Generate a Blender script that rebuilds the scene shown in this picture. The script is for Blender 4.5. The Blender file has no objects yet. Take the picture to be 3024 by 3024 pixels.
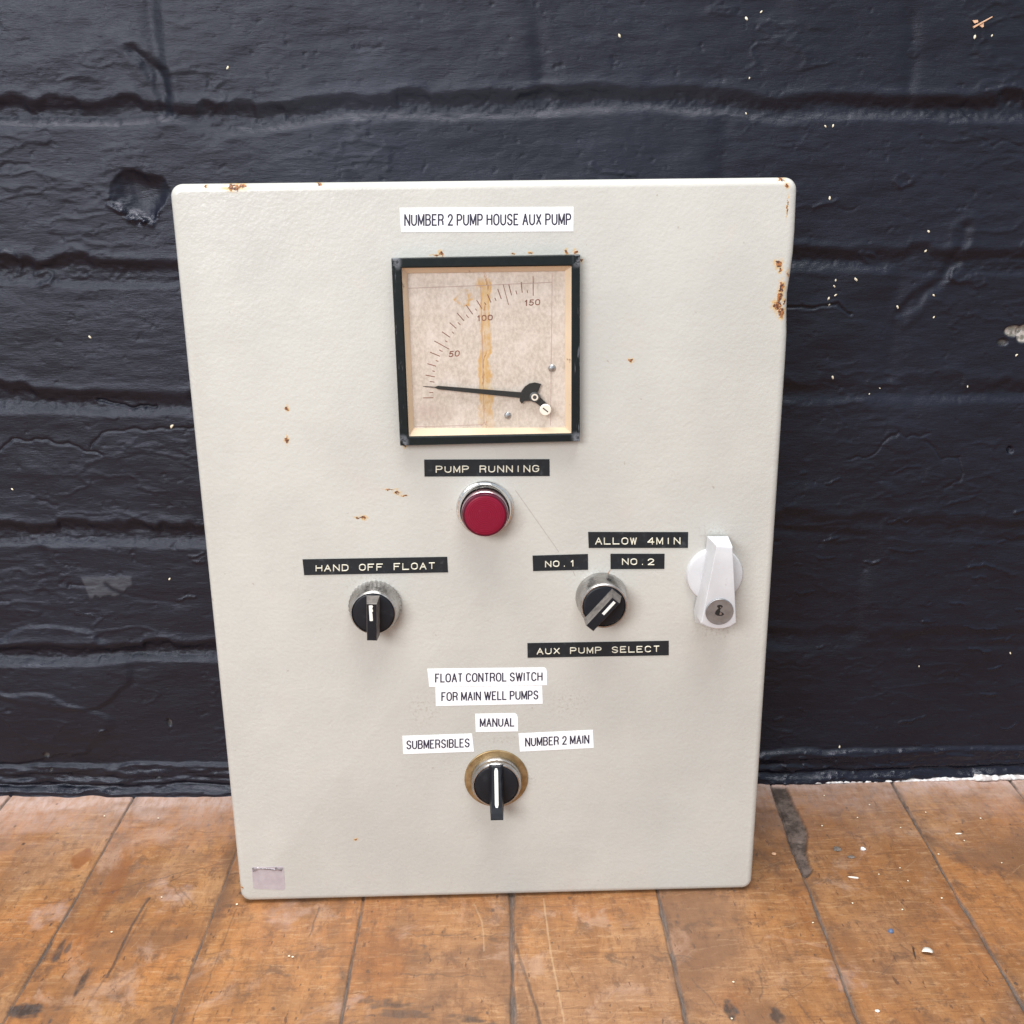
import bpy, math, random
import numpy as np

S = bpy.context.scene
COL = S.collection
rnd = random.Random(7)

# ------------------------------------------------------------------ camera, light, exposure
cam = bpy.data.objects.new('camera', bpy.data.cameras.new('camera'))
COL.objects.link(cam)
cam.location = (-0.0006, -0.5203, 0.3905)
cam.rotation_euler = (1.2795, 0.0107, -0.0254)
cam.data.sensor_width = 36.0
cam.data.lens = 36.42
cam.data.clip_start = 0.01
cam.data.clip_end = 50
S.camera = cam

world = bpy.data.worlds.new('World')
S.world = world
world.use_nodes = True
bg = world.node_tree.nodes['Background']
bg.inputs['Color'].default_value = (0.80, 0.90, 1.0, 1)
bg.inputs['Strength'].default_value = 0.56


def area_light(name, loc, target, sx, sy, power, color):
    d = bpy.data.lights.new(name, 'AREA')
    d.shape = 'RECTANGLE'
    d.size, d.size_y = sx, sy
    d.energy = power
    d.color = color
    o = bpy.data.objects.new(name, d)
    COL.objects.link(o)
    o.location = loc
    v = [target[i] - loc[i] for i in range(3)]
    import mathutils
    o.rotation_euler = mathutils.Vector(v).to_track_quat('-Z', 'Y').to_euler()
    return o


area_light('key_light', (-1.35, -2.6, 1.45), (0.0, 0.0, 0.12), 1.5, 1.0, 57, (0.985, 0.99, 1.0))  # soft key from upper left front, set by how the switch shadows fall
area_light('ceiling_light', (-0.25, -0.42, 2.3), (0.0, 0.05, 0.15), 2.0, 0.7, 52, (1.0, 0.985, 0.97))

S.view_settings.view_transform = 'Standard'
S.view_settings.look = 'None'
S.view_settings.exposure = 0.38
S.view_settings.gamma = 1.0
S.view_settings.use_curve_mapping = False


# ------------------------------------------------------------------ numpy noise helpers
def vnoise(x, y, seed):
    r = np.random.RandomState(seed)
    T = r.rand(256, 256).astype(np.float32)
    xi = np.floor(x).astype(np.int32)
    yi = np.floor(y).astype(np.int32)
    fx = (x - xi).astype(np.float32)
    fy = (y - yi).astype(np.float32)
    fx = fx * fx * fx * (fx * (fx * 6 - 15) + 10)
    fy = fy * fy * fy * (fy * (fy * 6 - 15) + 10)
    a = T[yi & 255, xi & 255]
    b = T[yi & 255, (xi + 1) & 255]
    c = T[(yi + 1) & 255, xi & 255]
    d = T[(yi + 1) & 255, (xi + 1) & 255]
    return (a * (1 - fx) + b * fx) * (1 - fy) + (c * (1 - fx) + d * fx) * fy - 0.5   # -0.5..0.5


def fbm(x, y, seed, octaves=4, gain=0.5):
    s = 0
    a = 1.0
    for i in range(octaves):
        ang = 0.6 * i
        xr = x * math.cos(ang) - y * math.sin(ang)
        yr = x * math.sin(ang) + y * math.cos(ang)
        s = s + a * vnoise(xr * 2 ** i + 17.3 * i, yr * 2 ** i + 9.1 * i, seed + i)
        a *= gain
    return s


def sstep(a, b, x):
    t = np.clip((x - a) / (b - a), 0, 1)
    return t * t * (3 - 2 * t)


def line_dist(X, Y, pts):
    d = np.full(X.shape, 1e9, np.float32)
    for (x0, y0), (x1, y1) in zip(pts[:-1], pts[1:]):
        dx, dy = x1 - x0, y1 - y0
        L = dx * dx + dy * dy + 1e-9
        t = np.clip(((X - x0) * dx + (Y - y0) * dy) / L, 0, 1)
        d = np.minimum(d, np.hypot(X - x0 - t * dx, Y - y0 - t * dy))
    return d


def local_line(xs, ys, pts, margin):
    """slices of the tensor grid round a polyline"""
    p = np.array(pts)
    i0, i1 = np.searchsorted(xs, [p[:, 0].min() - margin, p[:, 0].max() + margin])
    j0, j1 = np.searchsorted(ys, [p[:, 1].min() - margin, p[:, 1].max() + margin])
    return slice(j0, j1), slice(i0, i1)


# ------------------------------------------------------------------ mesh helpers
def link_mesh(name, verts, faces, mat, parent=None, smooth=False, loc=(0, 0, 0), rot=0.0):
    me = bpy.data.meshes.new(name)
    me.from_pydata([tuple(v) for v in verts], [], faces)
    me.update()
    if mat:
        me.materials.append(mat)
    if smooth:
        me.polygons.foreach_set('use_smooth', [True] * len(me.polygons))
    o = bpy.data.objects.new(name, me)
    COL.objects.link(o)
    o.location = loc
    if rot:
        o.rotation_euler = (0, rot, 0)
    if parent:
        o.parent = parent
    return o


def grid_mesh(name, xs, ys, P, mat, attrs):
    """P: (ny, nx, 3) points; one smooth sheet with float attributes"""
    ny, nx = P.shape[:2]
    me = bpy.data.meshes.new(name)
    nv = nx * ny
    me.vertices.add(nv)
    me.vertices.foreach_set('co', np.ascontiguousarray(P, np.float32).ravel())
    i = np.arange(nv, dtype=np.int32).reshape(ny, nx)
    q = np.stack([i[:-1, :-1], i[:-1, 1:], i[1:, 1:], i[1:, :-1]], -1).reshape(-1, 4)
    nf = len(q)
    me.loops.add(nf * 4)
    me.polygons.add(nf)
    me.loops.foreach_set('vertex_index', q.ravel())
    me.polygons.foreach_set('loop_start', np.arange(nf, dtype=np.int32) * 4)
    me.polygons.foreach_set('use_smooth', np.ones(nf, bool))
    me.update(calc_edges=True)
    for k, v in attrs.items():
        a = me.attributes.new(k, 'FLOAT', 'POINT')
        a.data.foreach_set('value', np.ascontiguousarray(v, np.float32).ravel())
    me.materials.append(mat)
    o = bpy.data.objects.new(name, me)
    COL.objects.link(o)
    return o


class MB:
    """collects pieces in a local frame u right, v up, w outward (towards -y); mm in, metres out"""
    def __init__(self):
        self.v, self.f = [], []

    def add(self, verts, faces):
        n = len(self.v)
        self.v += [(a * 1e-3, -c * 1e-3, b * 1e-3) for a, b, c in verts]
        self.f += [[n + i for i in f] for f in faces]

    def lathe(self, prof, n=64, cu=0, cv=0, mod=None, close=True):
        vs, fs = [], []
        for k, (r, w) in enumerate(prof):
            for i in range(n):
                a = 2 * math.pi * i / n
                rr = r + (mod(k, i, n) if mod else 0)
                vs.append((cu + rr * math.cos(a), cv + rr * math.sin(a), w))
        for k in range(len(prof) - 1):
            for i in range(n):
                j = (i + 1) % n
                fs.append([k * n + i, k * n + j, (k + 1) * n + j, (k + 1) * n + i])
        if close:
            fs.append([(len(prof) - 1) * n + i for i in range(n)])
        self.add(vs, fs)

    def prism(self, poly, w0, w1, poly1=None):
        n = len(poly)
        p1 = poly1 or poly
        self.add([(a, b, w0) for a, b in poly] + [(a, b, w1) for a, b in p1],
                 [[i, (i + 1) % n, n + (i + 1) % n, n + i] for i in range(n)] + [[n + i for i in range(n)]])

    def loops(self, loops, cap=True, cap0=False):
        n = len(loops[0])
        vs = [p for l in loops for p in l]
        fs = []
        for k in range(len(loops) - 1):
            for i in range(n):
                j = (i + 1) % n
                fs.append([k * n + i, k * n + j, (k + 1) * n + j, (k + 1) * n + i])
        if cap:
            fs.append([(len(loops) - 1) * n + i for i in range(n)])
        if cap0:
            fs.append([i for i in range(n)][::-1])
        self.add(vs, fs)

    def stroke(self, pts, r, h, w, closed=False, seg=4):
        """a raised bead of half-width r and height h along a polyline lying at height w"""
        P = np.array(pts, float)
        keep = [0] + [i for i in range(1, len(P)) if np.hypot(*(P[i] - P[i - 1])) > 1e-4]
        P = P[keep]
        if closed and np.hypot(*(P[0] - P[-1])) < 1e-4:
            P = P[:-1]
        n = len(P)
        if n < 2:
            return
        vs, fs = [], []
        for i in range(n):
            a = P[i] - P[i - 1] if (i > 0 or closed) else None
            b = P[(i + 1) % n] - P[i] if (i < n - 1 or closed) else None
            ds = [d / (np.hypot(*d) + 1e-9) for d in (a, b) if d is not None]
            t = sum(ds)
            if np.hypot(*t) < 1e-3:
                t = ds[0]
            t = t / np.hypot(*t)
            nn = np.array([-t[1], t[0]])
            m = 1.0
            if len(ds) == 2:
                m = min(1.8, 1 / max(0.3, abs(float(np.dot(nn, [-ds[0][1], ds[0][0]])))))
            for k in range(seg + 1):
                th = math.pi * k / seg
                q = P[i] + nn * (r * m * math.cos(th))
                vs.append((q[0], q[1], w + h * math.sin(th)))
        c = seg + 1
        for i in range(n if closed else n - 1):
            j = (i + 1) % n
            for k in range(seg):
                fs.append([i * c + k, j * c + k, j * c + k + 1, i * c + k + 1])
        if not closed:
            fs.append(list(range(c)))
            fs.append([(n - 1) * c + k for k in range(c)][::-1])
        self.add(vs, fs)

    def build(self, name, mat, parent=None, smooth=False, at=(0, 0), rot=0.0, label=None):
        o = link_mesh(name, self.v, self.f, mat, parent, False, (at[0] * 1e-3, 0, at[1] * 1e-3), rot)
        import bmesh
        bm = bmesh.new()
        bm.from_mesh(o.data)
        bmesh.ops.recalc_face_normals(bm, faces=bm.faces)
        bm.to_mesh(o.data)
        bm.free()
        if smooth:
            o.data.shade_smooth()
            o.data.set_sharp_from_angle(angle=math.radians(32))
        if label:
            o['label'] = label
        return o


def thing(o, label, cat, group=None):
    o['label'] = label
    o['category'] = cat
    if group:
        o['group'] = group
    return o


# ------------------------------------------------------------------ node helpers
class NT:
    def __init__(self, name):
        self.m = bpy.data.materials.new(name)
        self.m.use_nodes = True
        self.t = self.m.node_tree
        self.b = self.t.nodes['Principled BSDF']
        self.co = self.n('ShaderNodeTexCoord').outputs['Object']

    def n(self, typ, **kw):
        nd = self.t.nodes.new(typ)
        for k, v in kw.items():
            setattr(nd, k, v)
        return nd

    def put(self, sock, v):
        if isinstance(v, bpy.types.NodeSocket):
            self.t.links.new(v, sock)
        else:
            if sock.type == 'RGBA' and len(v) == 3:
                v = (*v, 1)
            sock.default_value = v

    def set(self, **kw):
        names = dict(color='Base Color', rough='Roughness', metal='Metallic', normal='Normal', spec='Specular IOR Level',
                     coat='Coat Weight', coat_rough='Coat Roughness', tint='Specular Tint', trans='Transmission Weight', sss='Subsurface Weight')
        for k, v in kw.items():
            self.put(self.b.inputs[names[k]], v)
        return self

    def math(self, op, a, b=0.0, c=0.0, clamp=False):
        nd = self.n('ShaderNodeMath', operation=op, use_clamp=clamp)
        self.put(nd.inputs[0], a)
        self.put(nd.inputs[1], b)
        self.put(nd.inputs[2], c)
        return nd.outputs[0]

    def vm(self, op, a, b=(0, 0, 0)):
        nd = self.n('ShaderNodeVectorMath', operation=op)
        self.put(nd.inputs[0], a)
        self.put(nd.inputs[1], b)
        return nd.outputs['Value' if op == 'LENGTH' else 'Vector']

    def scale(self, v):
        return self.vm('MULTIPLY', self.co, v)

    def noise(self, scale, detail=4, rough=0.55, vec=None, dist=0.0, color=False):
        nd = self.n('ShaderNodeTexNoise')
        self.put(nd.inputs['Vector'], vec if vec is not None else self.co)
        nd.inputs['Scale'].default_value = scale
        nd.inputs['Detail'].default_value = detail
        nd.inputs['Roughness'].default_value = rough
        nd.inputs['Distortion'].default_value = dist
        return nd.outputs['Color' if color else 'Fac']

    def step(self, v, lo, hi, out0=0.0, out1=1.0):
        nd = self.n('ShaderNodeMapRange', interpolation_type='SMOOTHSTEP')
        self.put(nd.inputs['Value'], v)
        nd.inputs['From Min'].default_value = lo
        nd.inputs['From Max'].default_value = hi
        nd.inputs['To Min'].default_value = out0
        nd.inputs['To Max'].default_value = out1
        return nd.outputs[0]

    def mix(self, f, a, b):
        nd = self.n('ShaderNodeMix', data_type='RGBA')
        self.put(nd.inputs[0], f)
        self.put(nd.inputs[6], a)
        self.put(nd.inputs[7], b)
        return nd.outputs[2]

    def attr(self, name):
        return self.n('ShaderNodeAttribute', attribute_name=name).outputs['Fac']

    def bump(self, h, strength=0.3, dist=0.001, normal=None):
        nd = self.n('ShaderNodeBump')
        nd.inputs['Strength'].default_value = strength
        nd.inputs['Distance'].default_value = dist
        self.put(nd.inputs['Height'], h)
        if normal is not None:
            self.put(nd.inputs['Normal'], normal)
        return nd.outputs[0]


def simple(name, color, rough, metal=0.0, var=0.0, scale=400, bump=0.0, spec=0.5):
    k = NT(name)
    c = color
    if var:
        f = k.noise(scale, 5)
        c = k.mix(k.step(f, 0.3, 0.7), tuple(x * (1 - var) for x in color), tuple(min(1, x * (1 + var)) for x in color))
    k.set(color=c, rough=rough, metal=metal, spec=spec)
    if bump:
        k.set(normal=k.bump(k.noise(scale * 2, 4), bump, 0.0005))
    return k.m


# ------------------------------------------------------------------ materials
# --- black painted brick
k = NT('black_wall_paint')
gloss = k.attr('gloss'); patch = k.attr('patch'); chip = k.attr('chip')
brush = k.noise(1.0, 7, 0.72, k.scale((170, 170, 760)))
fineb = k.noise(1.0, 4, 0.65, k.scale((420, 420, 1500)))
crink = k.noise(1.0, 6, 0.68, k.scale((120, 120, 210)), 0.6)
brush2 = k.noise(1.0, 4, 0.6, k.scale((50, 50, 330)), 1.2)
lump = k.noise(85, 6, 0.6, dist=0.8)
col = k.mix(k.step(k.noise(9, 4), .3, .7), (0.0049, 0.0056, 0.0110), (0.0072, 0.0082, 0.0155))
col = k.mix(k.math('MULTIPLY', patch, k.step(brush, .3, .6, .55, 1.0)), col, (0.060, 0.062, 0.073))
chipcol = k.mix(k.step(k.noise(300, 3), .4, .6), (0.20, 0.19, 0.16), (0.45, 0.40, 0.36))
col = k.mix(chip, col, chipcol)
ro = k.math('ADD', k.step(lump, .25, .75, .36, .46), k.math('MULTIPLY', gloss, -.24))
ro = k.math('ADD', ro, k.math('MULTIPLY', patch, .3), clamp=True)
n1 = k.bump(brush2, 0.20, 0.0008)
n1 = k.bump(lump, 0.13, 0.0009, n1)
n1 = k.bump(brush, 0.40, 0.0007, n1)
n1 = k.bump(crink, 0.22, 0.0008, n1)
n1 = k.bump(fineb, 0.25, 0.0004, n1)
k.set(color=col, rough=ro, normal=n1, spec=0.38, tint=(0.87, 0.885, 1.0))
M_WALL = k.m

# --- old beech floor
k = NT('worn_wood')
seam = k.attr('seam'); dark = k.attr('dark'); rust = k.attr('rust'); dust_sheen = k.attr('dust_sheen'); tone = k.attr('tone'); scr = k.attr('scratch'); cav = k.attr('cavity')
off = k.n('ShaderNodeCombineXYZ')
k.put(off.inputs[1], k.math('MULTIPLY', tone, 31.0))
k.put(off.inputs[2], k.math('MULTIPLY', tone, 7.0))
pv = k.vm('ADD', k.co, off.outputs[0])
grain = k.noise(1.0, 7, 0.65, k.vm('MULTIPLY', pv, (120, 24, 40)), 0.4)
grain2 = k.noise(1.0, 6, 0.6, k.vm('MULTIPLY', pv, (24, 10, 20)), 0.8)
fleck = k.noise(1.0, 6, 0.75, k.vm('MULTIPLY', pv, (300, 90, 200)), 0.2)
cross = k.noise(1.0, 5, 0.7, k.vm('MULTIPLY', pv, (45, 380, 200)), 0.3)
blot = k.noise(15, 6, 0.62, pv, 0.5)
blot2 = k.noise(24, 6, 0.66, k.vm('ADD', pv, (3.1, 7.7, 0)), 0.6)
hue = k.noise(10, 4, 0.6, k.vm('ADD', pv, (9.1, 2.7, 0)), 0.3)
fleck2 = k.noise(1.0, 5, 0.72, k.vm('MULTIPLY', pv, (150, 330, 200)), 0.2)
c = k.mix(k.step(grain2, .32, .68), (0.244, 0.108, 0.039), (0.444, 0.228, 0.094))
c = k.mix(k.step(hue, .44, .62, 0, .85), c, (0.385, 0.161, 0.055))
c = k.mix(k.step(hue, .50, .36, 0, .60), c, (0.355, 0.206, 0.118))
c = k.mix(k.step(tone, 0, 1, 0, .50), c, (0.274, 0.120, 0.050))
c = k.mix(k.step(grain, .42, .68, 0, .60), c, (0.200, 0.090, 0.039))
c = k.mix(k.step(cross, .54, .68, 0, .45), c, (0.503, 0.299, 0.157))
c = k.mix(k.step(cross, .46, .32, 0, .60), c, (0.163, 0.073, 0.035))
c = k.mix(k.step(fleck, .52, .66, 0, .42), c, (0.137, 0.061, 0.030))
c = k.mix(k.step(fleck2, .54, .68, 0, .34), c, (0.518, 0.321, 0.176))
c = k.mix(k.step(fleck2, .46, .32, 0, .45), c, (0.163, 0.081, 0.041))
c = k.mix(k.step(blot, .48, .63, 0, .70), c, (0.174, 0.086, 0.045))
c = k.mix(k.step(blot2, .55, .68, 0, .50), c, (0.437, 0.277, 0.192))
c = k.mix(k.step(k.noise(55, 6, 0.7, pv, 0.3), .57, .68, 0, .55), c, (0.096, 0.057, 0.039))
gr2 = k.noise(1.0, 7, 0.75, k.vm('MULTIPLY', pv, (95, 70, 60)), 0.3)
c = k.mix(k.step(gr2, .53, .64, 0, .50), c, (0.125, 0.066, 0.040))
nick = k.noise(1.0, 3, 0.6, k.vm('MULTIPLY', pv, (330, 110, 100)), 0.1)
c = k.mix(k.step(nick, .66, .71, 0, .75), c, (0.095, 0.050, 0.033))
c = k.mix(k.math('MULTIPLY', rust, .75), c, (0.215, 0.072, 0.020))
c = k.mix(k.math('MULTIPLY', dust_sheen, k.step(fleck, .25, .65, .35, .95)), c, (0.52, 0.375, 0.325))  # pale dust together with a pinkish sheen put into the colour
c = k.mix(k.math('MULTIPLY', scr, .6), c, (0.50, 0.335, 0.195))
dk = k.math('MULTIPLY', dark, k.step(k.noise(1, 5, .7, k.scale((190, 90, 90))), .30, .52, .50, 1.0))
c = k.mix(dk, c, k.mix(k.step(fleck, .4, .6), (0.040, 0.030, 0.027), (0.085, 0.066, 0.058)))
c = k.mix(k.math('MULTIPLY', seam, k.step(k.noise(70, 4, .6), .3, .62, .45, 1.0)), c, k.mix(k.step(fleck, .4, .6), (0.075, 0.056, 0.047), (0.150, 0.115, 0.096)))
c = k.mix(cav, c, k.mix(k.step(k.noise(110, 6, .75), .40, .62), (0.062, 0.043, 0.035), (0.165, 0.120, 0.100)))
matte = k.math('MAXIMUM', k.math('MAXIMUM', seam, cav), k.math('MULTIPLY', dust_sheen, .6))
ro = k.math('ADD', k.step(blot, .3, .7, .30, .46), k.math('MULTIPLY', matte, .4), clamp=True)
n1 = k.bump(grain, 0.36, 0.0007)
n1 = k.bump(fleck, 0.36, 0.0005, n1)
n1 = k.bump(cross, 0.34, 0.0005, n1)
k.set(color=c, rough=ro, normal=n1, spec=0.5)
M_FLOOR = k.m

# --- grey-white textured enamel of the door with rust chips
RUST = [  # x, z, rx, rz in mm
    (-119.5, 398.4, 5.0, 1.6), (-116.0, 398.8, 2.6, 1.2), (-79.4, 399.2, 1.6, 1.2), (-133.0, 398.6, .9, .9), (-102.4, 291.1, 1.1, 1.5),
    (-103.7, 275.0, 1.0, 1.9), (-48.5, 246.2, 1.9, 1.2), (-52.5, 247.9, 3.0, .34), (-45.2, 244.6, 2.2, .38), (-69.6, 232.9, 1.6, .6), (-67.0, 233.0, 2.2, 1.3), (-81.3, 38.9, 1.3, .9),
    (-22.1, 366.8, 1.4, 1.6), (-24.6, 365.8, 2.6, .6), (21.4, 366.3, .9, .8), (38.9, 366.6, 1.0, 1.2), (43.5, 366.6, 1.1, 1.3), (46.4, 362.5, .7, .9),
    (13.0, 365.9, 1.0, .6), (-44.0, 271.4, 1.0, 1.4), (143.8, 359.6, 2.0, 2.0), (144.6, 356.6, .9, 1.5), (148.6, 354.5, .8, 2.2),
    (145.8, 348.6, 1.5, 3.2), (145.3, 343.5, 1.7, 3.4), (144.2, 339.6, 2.6, 2.4), (146.4, 336.2, 1.9, 3.2), (148.0, 341.0, 1.0, 1.2),
    (145.5, 396.3, 1.2, 1.3), (-149.2, 7.6, .8, .9), (142.8, 399.2, 2.0, .7), (71.5, 313.1, 1.2, 1.2), (146.2, 386.0, .35, 5.0)]
k = NT('textured_enamel')
xz = k.vm('MULTIPLY', k.co, (1, 0, 1))
wob = k.vm('SUBTRACT', k.noise(420, 4, .6, color=True), (.5, .5, .5))
wxz = k.vm('ADD', xz, k.vm('MULTIPLY', wob, (0.0042, 0, 0.0042)))
dmin = None
for x, z, rx, rz in RUST:
    d = k.vm('LENGTH', k.vm('MULTIPLY', k.vm('SUBTRACT', wxz, (x * 1e-3, 0, z * 1e-3)), (1e3 / rx, 0, 1e3 / rz)))
    dmin = d if dmin is None else k.math('MINIMUM', dmin, d)
core = k.math('MULTIPLY', k.step(dmin, .64, .88, 1, 0), k.step(k.noise(560, 3, .6), .34, .41))
halo = k.step(dmin, .8, 1.75, 1, 0)
base = k.mix(k.step(k.noise(14, 4), .35, .65), (0.490, 0.482, 0.445), (0.535, 0.527, 0.486))
base = k.mix(k.step(k.noise(38, 5, .6, dist=.6), .56, .76, 0, .16), base, (0.58, 0.49, 0.43))
# faint grime spots, patches round the lower switches and tape residue
fine = k.noise(650, 3, .6)
grime = k.math('MULTIPLY', k.step(fine, .60, .74), k.step(k.noise(26, 3), .52, .70))
resid = None
for x, z, rx, rz in [(-39, 121, 13, 14), (41, 123, 16, 13), (3, 101, 9, 4), (20, 75, 5, 5), (-66, 196, 20, 10), (58, 196, 18, 9), (-31, 166, 4, 4), (117, 222, 14, 6), (122, 166, 16, 10)]:
    d = k.vm('LENGTH', k.vm('MULTIPLY', k.vm('SUBTRACT', wxz, (x * 1e-3, 0, z * 1e-3)), (1e3 / rx, 0, 1e3 / rz)))
    e = k.step(d, .2, 1.1, 1, 0)
    resid = e if resid is None else k.math('MAXIMUM', resid, e)
resid = k.math('MULTIPLY', resid, k.step(fine, .50, .64))
grime = k.math('MAXIMUM', k.math('MULTIPLY', grime, .55), k.math('MULTIPLY', resid, .5))
speck = k.step(k.noise(1.0, 2, .5, k.scale((210, 210, 210))), .735, .775)
grime = k.math('MAXIMUM', grime, k.math('MULTIPLY', speck, .6))
base = k.mix(grime, base, (0.36, 0.31, 0.265))


def seg_mask(k, x0, z0, x1, z1, wd):
    dx, dz = (x1 - x0) * 1e-3, (z1 - z0) * 1e-3
    L = math.hypot(dx, dz)
    rel = k.vm('SUBTRACT', k.vm('ADD', xz, k.vm('MULTIPLY', wob, (0.0004, 0, 0.0004))), (x0 * 1e-3, 0, z0 * 1e-3))
    dot = k.n('ShaderNodeVectorMath', operation='DOT_PRODUCT'); k.put(dot.inputs[0], rel); dot.inputs[1].default_value = (dx / L, 0, dz / L)
    per = k.n('ShaderNodeVectorMath', operation='DOT_PRODUCT'); k.put(per.inputs[0], rel); per.inputs[1].default_value = (-dz / L, 0, dx / L)
    inside = k.math('MULTIPLY', k.step(dot.outputs['Value'], -.0002, .0006), k.step(dot.outputs['Value'], L - .0006, L + .0002, 1, 0))
    return k.math('MULTIPLY', inside, k.step(k.math('ABSOLUTE', per.outputs['Value']), wd * .4e-3, wd * 1e-3, 1, 0))


sm = k.math('MAXIMUM', seg_mask(k, 12.7, 246.5, 35.8, 211.6, .32), seg_mask(k, 43.1, 201, 44.5, 197.8, .32))
base = k.mix(k.math('MULTIPLY', sm, .55), base, (0.30, 0.27, 0.24))
base = k.mix(k.math('MULTIPLY', seg_mask(k, 63.4, 201.5, 61.6, 198.6, .4), .7), base, (0.40, 0.16, 0.06))
rc = k.mix(k.step(k.noise(800, 3), .42, .60), (0.060, 0.028, 0.022), (0.400, 0.150, 0.040))
base = k.mix(k.math('MULTIPLY', halo, k.step(k.noise(500, 3), .38, .58, .10, .85)), base, (0.60, 0.38, 0.13))
base = k.mix(core, base, rc)
peel = k.noise(520, 3, .5)
peel2 = k.noise(180, 3, .5)
n1 = k.bump(peel, 0.17, 0.0008)
n1 = k.bump(peel2, 0.12, 0.0011, n1)
n1 = k.bump(core, 0.5, 0.0004, n1)
k.set(color=base, rough=k.math('ADD', k.step(k.noise(60, 3), .3, .7, .24, .34), k.math('MULTIPLY', core, .45)), normal=n1, spec=0.5)
M_ENAMEL = k.m

k = NT('white_label_plastic')
k.set(color=k.mix(k.step(k.noise(90, 3), .3, .7), (0.86, 0.87, 0.89), (0.90, 0.91, 0.92)), rough=.38)
M_WHITE = k.m
M_INK = simple('navy_black_ink', (0.022, 0.020, 0.045), .5)
k = NT('black_embossing_tape')
f = k.noise(240, 5, .65)
k.set(color=k.mix(k.step(f, .55, .75, 0, .7), (0.014, 0.0175, 0.0215), (0.060, 0.066, 0.072)), rough=k.step(f, .3, .7, .30, .50), normal=k.bump(k.noise(160, 3), .12, .0005), spec=.3)
M_TAPE = k.m
M_EMBOSS = simple('embossed_cream_white', (0.72, 0.68, 0.55), .5, var=.12, scale=500)

k = NT('black_bezel_plastic')
f = k.noise(320, 5, .7)
xza = k.vm('ABSOLUTE', k.vm('SUBTRACT', k.co, (0, 0, .0)))
sx = k.n('ShaderNodeSeparateXYZ'); k.put(sx.inputs[0], xza)
corner = k.math('MULTIPLY', k.step(sx.outputs[0], .0405, .0435), k.step(sx.outputs[2], .0395, .0435))
side = k.math('MULTIPLY', k.step(k.noise(1, 4, .6, k.scale((700, 100, 90))), .60, .68), k.step(sx.outputs[0], .042, .0435))
worn = k.math('MAXIMUM', k.math('MULTIPLY', corner, k.step(f, .40, .55)), k.math('MULTIPLY', side, .6))
k.set(color=k.mix(k.math('MULTIPLY', worn, .9), (0.0080, 0.0115, 0.0125), (0.17, 0.18, 0.20)), rough=k.step(f, .3, .7, .28, .45), normal=k.bump(worn, .3, .0004), spec=.22)
M_BEZEL = k.m

k = NT('aged_cream_plastic')
f = k.noise(160, 5, .65)
k.set(color=k.mix(k.step(f, .64, .74, 0, .7), k.mix(k.step(k.noise(30, 3), .3, .7), (0.68, 0.53, 0.37), (0.76, 0.61, 0.44)), (0.16, 0.08, 0.04)), rough=.5)
M_CREAM = k.m

# dial: local origin at dial centre (0, 318.7)
k = NT('mottled_silver_dial_paper')
f1 = k.noise(1, 6, .7, k.scale((620, 1, 430)))
f2 = k.noise(95, 5, .65)
c = k.mix(k.step(f1, .34, .66), (0.490, 0.412, 0.345), (0.655, 0.570, 0.490))
c = k.mix(k.step(f2, .40, .70, 0, .40), c, (0.82, 0.74, 0.69))
sx = k.n('ShaderNodeSeparateXYZ'); k.put(sx.inputs[0], k.co)
wv = k.math('MULTIPLY', k.math('SUBTRACT', k.noise(1, 5, .65, k.scale((75, 1, 48)), .6), .5), .013)
dxs = k.math('ABSOLUTE', k.math('ADD', k.math('ADD', sx.outputs[0], .0017), wv))
zz = sx.outputs[2]
body = k.math('MULTIPLY', k.step(dxs, .0018, .0034, 1, 0), k.math('MULTIPLY', k.step(zz, -.037, -.028, .3, 1), k.step(zz, .033, .037, 1, 0)))
tidem = k.math('MULTIPLY', body, k.step(dxs, .0008, .0026, .35, 1))
tidem = k.math('MULTIPLY', tidem, k.step(k.noise(140, 3), .36, .54, .2, 1))
blob = k.vm('LENGTH', k.vm('MULTIPLY', k.vm('SUBTRACT', k.vm('ADD', k.co, k.vm('MULTIPLY', k.vm('SUBTRACT', k.noise(150, 4, color=True), (.5, .5, .5)), (.010, 0, .010))), (-.0115, 0, .0265)), (200, 0, 260)))
tidem = k.math('MAXIMUM', tidem, k.math('MULTIPLY', k.math('MULTIPLY', k.step(blob, .45, .8), k.step(blob, .9, 1.1, 1, 0)), k.step(k.noise(190, 3), .40, .56, .1, .9)))
c = k.mix(k.math('MULTIPLY', body, k.step(k.noise(80, 3), .35, .6, .15, .55)), c, (0.70, 0.48, 0.20))
c = k.mix(k.math('MULTIPLY', tidem, .95), c, (0.56, 0.30, 0.06))
core_l = k.math('MULTIPLY', k.step(dxs, .0002, .0006, 1, 0), k.step(k.noise(110, 3), .45, .6))
c = k.mix(k.math('MULTIPLY', core_l, .8), c, (0.40, 0.18, 0.035))
smd = k.vm('LENGTH', k.vm('MULTIPLY', k.vm('SUBTRACT', k.co, (-.029, 0, -.031)), (75, 0, 120)))
c = k.mix(k.math('MULTIPLY', k.step(smd, .2, 1.1, 1, 0), k.step(f2, .3, .65, .05, .5)), c, (0.32, 0.22, 0.19))
k.set(color=c, rough=.55, metal=0.0)
M_DIAL = k.m
M_PEN = simple('brown_pen_ink', (0.20, 0.075, 0.045), .7, var=.25, scale=300)
M_FOLD = simple('faded_fold_line', (0.42, 0.29, 0.26), .7)
M_NEEDLE = simple('dark_green_black_lacquer', (0.012, 0.018, 0.020), .35)
M_IVORY = simple('ivory_plastic', (0.80, 0.72, 0.62), .4)
M_STEEL = simple('dull_screw_steel', (0.42, 0.44, 0.46), .35, 1.0, .2, 900)

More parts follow.
